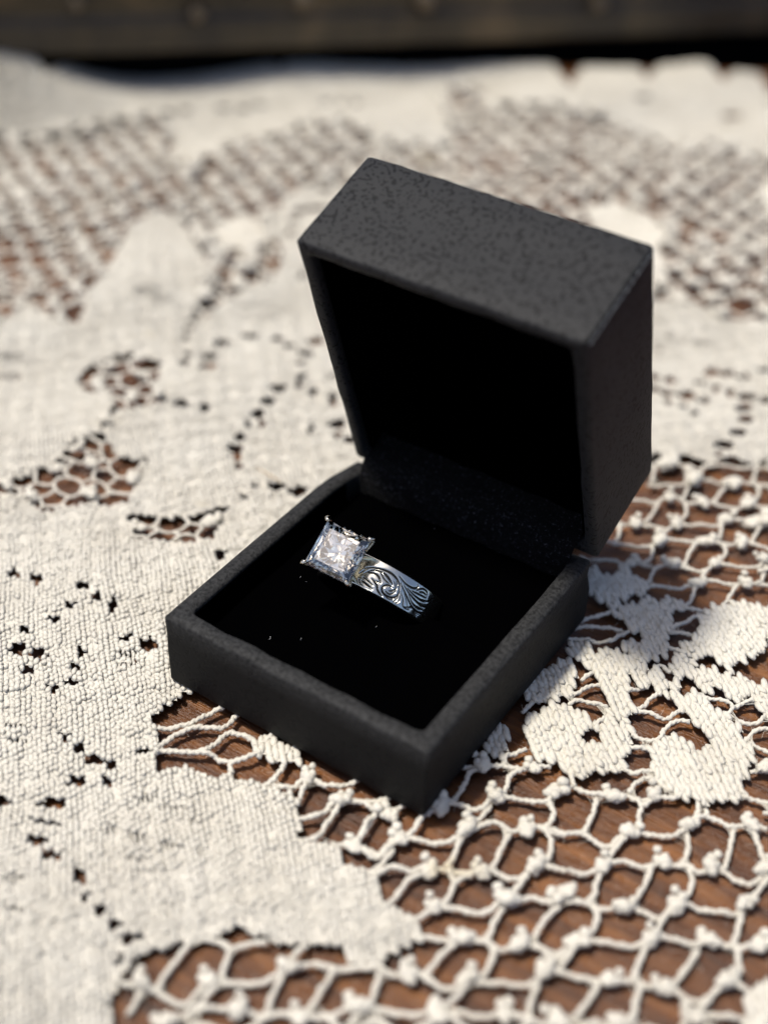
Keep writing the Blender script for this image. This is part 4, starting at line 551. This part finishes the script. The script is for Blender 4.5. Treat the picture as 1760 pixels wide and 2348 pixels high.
# a second fold of the net lies under the first at the far side
low=[]
for j in range(-10,70):
    for i in range(-40,30):
        q=E1*6.9*(i+.5*(j%2))+E2*5.4*j+rng.normal(0,.7,2)+np.array([2.,1.])
        if q[0]<-95 and inpoly(q[:1],q[1:],nets[1])[0]: low.append(Vector(q))
if len(low)>3:
    r_=geometry.delaunay_2d_cdt(low,[],[],0,1e-5); v_=np.array([(v.x,v.y) for v in r_[0]]); t_=[tuple(t) for t in r_[2]]; c_=np.array([v_[list(t)].mean(0) for t in t_]); e_={}
    for ti,t in enumerate(t_):
        for k in range(3): e_.setdefault(tuple(sorted((t[k],t[(k+1)%3]))),[]).append(ti)
    for v in e_.values():
        if len(v)==2:
            A,B=c_[v[0]],c_[v[1]]
            if np.hypot(*(A-B))<11 and (region(np.array([A[0],B[0]]),np.array([A[1],B[1]]))==-2).all() and rng.random()<.8:
                M_=(A+B)/2; ac.add(*tube([(A[0],A[1],hf(*A)-1.15),(M_[0],M_[1],hf(*M_)-1.1),(B[0],B[1],hf(*B)-1.15)],.40,6))
part('net_strands',*ac.get(),COTTON,cloth,kind='stuff')
# webs of loose filaments at the forks
allq=np.concatenate([P for P,_,_ in net_edges]); own=np.concatenate([np.full(len(P),i) for i,(P,_,_) in enumerate(net_edges)])
for i,(P,_,_) in enumerate(net_edges):
    if len(P)<9 or math.hypot(P[0,0]-40,P[0,1]-20)>120: continue
    for Q in (P,P[::-1]):
        e=Q[0]; dd=np.hypot(allq[:,0]-e[0],allq[:,1]-e[1]); near=np.where((dd<2.6)&(dd>.5)&(own!=i))[0]
        if len(near)==0: continue
        for k in range(11):
            a_=Q[min(len(Q)-1,rng.integers(2,7))]; t_=allq[near[rng.integers(len(near))]]
            m=(a_+t_)/2*.8+.2*e+rng.normal(0,.10,3)
            fib.add(*tube([a_,m,t_],rng.uniform(.03,.065),4))
    for k in range(rng.integers(2,7)):                       # fluff standing off the thread
        q=P[rng.integers(len(P))]; v_=rng.normal(0,.5,3); fib.add(*tube([q,q+v_,q+v_*1.7+rng.normal(0,.25,3)],.026,4))
part('loose_filaments',*fib.get(),COTTON,cloth,kind='stuff')
# knots
kv,kf=sphere_t(10,7)
def knot_mesh(seed):
    r=np.random.default_rng(seed); a=Acc()
    lobes=[((0,0,.25),(1.15,.85,.8)),((-.85,.35,.35),(.72,.62,.6)),((.8,-.35,.3),(.75,.62,.62)),((-.75,1.25,.65),(.62,.60,.56)),((.25,-.65,.15),(.6,.55,.5)),((.35,.7,.35),(.6,.55,.55))]
    for c,s in lobes:
        q=kv*np.array(s)*(1+r.normal(0,.08)); q=q*(1+.07*np.sin(q[:,:1]*7+r.random()*6)+.05*np.sin(q[:,1:2]*9)); a.add(q+np.array(c)+r.normal(0,.12,3),kf)
    return a.get()
KM=[knot_mesh(s) for s in range(5)]; KME=[mesh('knot',v_,f_,COTTON) for v_,f_ in KM]
allp=np.concatenate([P for P,_,_ in net_edges]); K=[]
for (qx,qy) in KNOTS:
    dd=np.hypot(allp[:,0]-qx,allp[:,1]-qy); i=int(np.argmin(dd))
    if dd[i]<3.5:
        w_=.3; K.append((qx*(1-w_)+allp[i,0]*w_,qy*(1-w_)+allp[i,1]*w_,allp[i,2]))
kk=np.array(K)
for P,A,B in net_edges:
    t=(B-A)/np.hypot(*(B-A))
    if abs(t@E1)<.62: continue
    m=P[len(P)//2]
    if len(P)<8: continue
    if np.min(np.hypot(kk[:,0]-m[0],kk[:,1]-m[1]))<6.2: continue
    if inpoly(m[0:1],m[1:2],TRP)[0]: continue
    K.append(tuple(m)); kk=np.vstack([kk,m[None]])
cp=np.array([99.4,-130.4,187.8]); K.sort(key=lambda q:np.linalg.norm(np.array(q)-cp))
rest=Acc()
for i,q in enumerate(K):
    s=rng.uniform(1.15,1.45)*(1.45 if q[1]>110 else 1); a_=R(118-90)+rng.normal(0,.8)
    if i<300:
        o=part('knot',KME[i%5],None,None,cloth); o.location=Vector(q)*U; o.scale=(s*(-1 if i%2 else 1)*rng.uniform(.9,1.15),s,s*rng.uniform(.85,1.1)); o.rotation_euler=(rng.normal(0,.15),rng.normal(0,.15),a_)
    else:
        v_,f_=KM[i%5]; c_,s_=math.cos(a_),math.sin(a_); w_=v_*s; rest.add(np.stack([w_[:,0]*c_-w_[:,1]*s_,w_[:,0]*s_+w_[:,1]*c_,w_[:,2]],-1)+np.array(q),f_)
if rest.n: part('far_knots',*rest.get(),COTTON,cloth,kind='stuff')
# a stray bit of straw
P=[STRAW_P[0],((STRAW_P[0][0]+STRAW_P[1][0])/2+.3,(STRAW_P[0][1]+STRAW_P[1][1])/2,0),STRAW_P[1]]
P=smooth_line([(q[0],q[1],.55+.3*k) for k,q in enumerate(P)],5)
s_=part('straw_fibre',*tube(P-np.array([P[0]]),[.14*(1-abs(i/5-1)*.6) for i in range(len(P))],6,cap=True),STRAW)
s_.location=Vector(P[0])*U; s_['label']='tiny tan straw fibre on the white lace beside the left side of the box'; s_['category']='fibre'
print('stitches',n,'knots',len(K),'edges',len(net_edges),'tris',sum(len(m.polygons) for m in bpy.data.meshes))
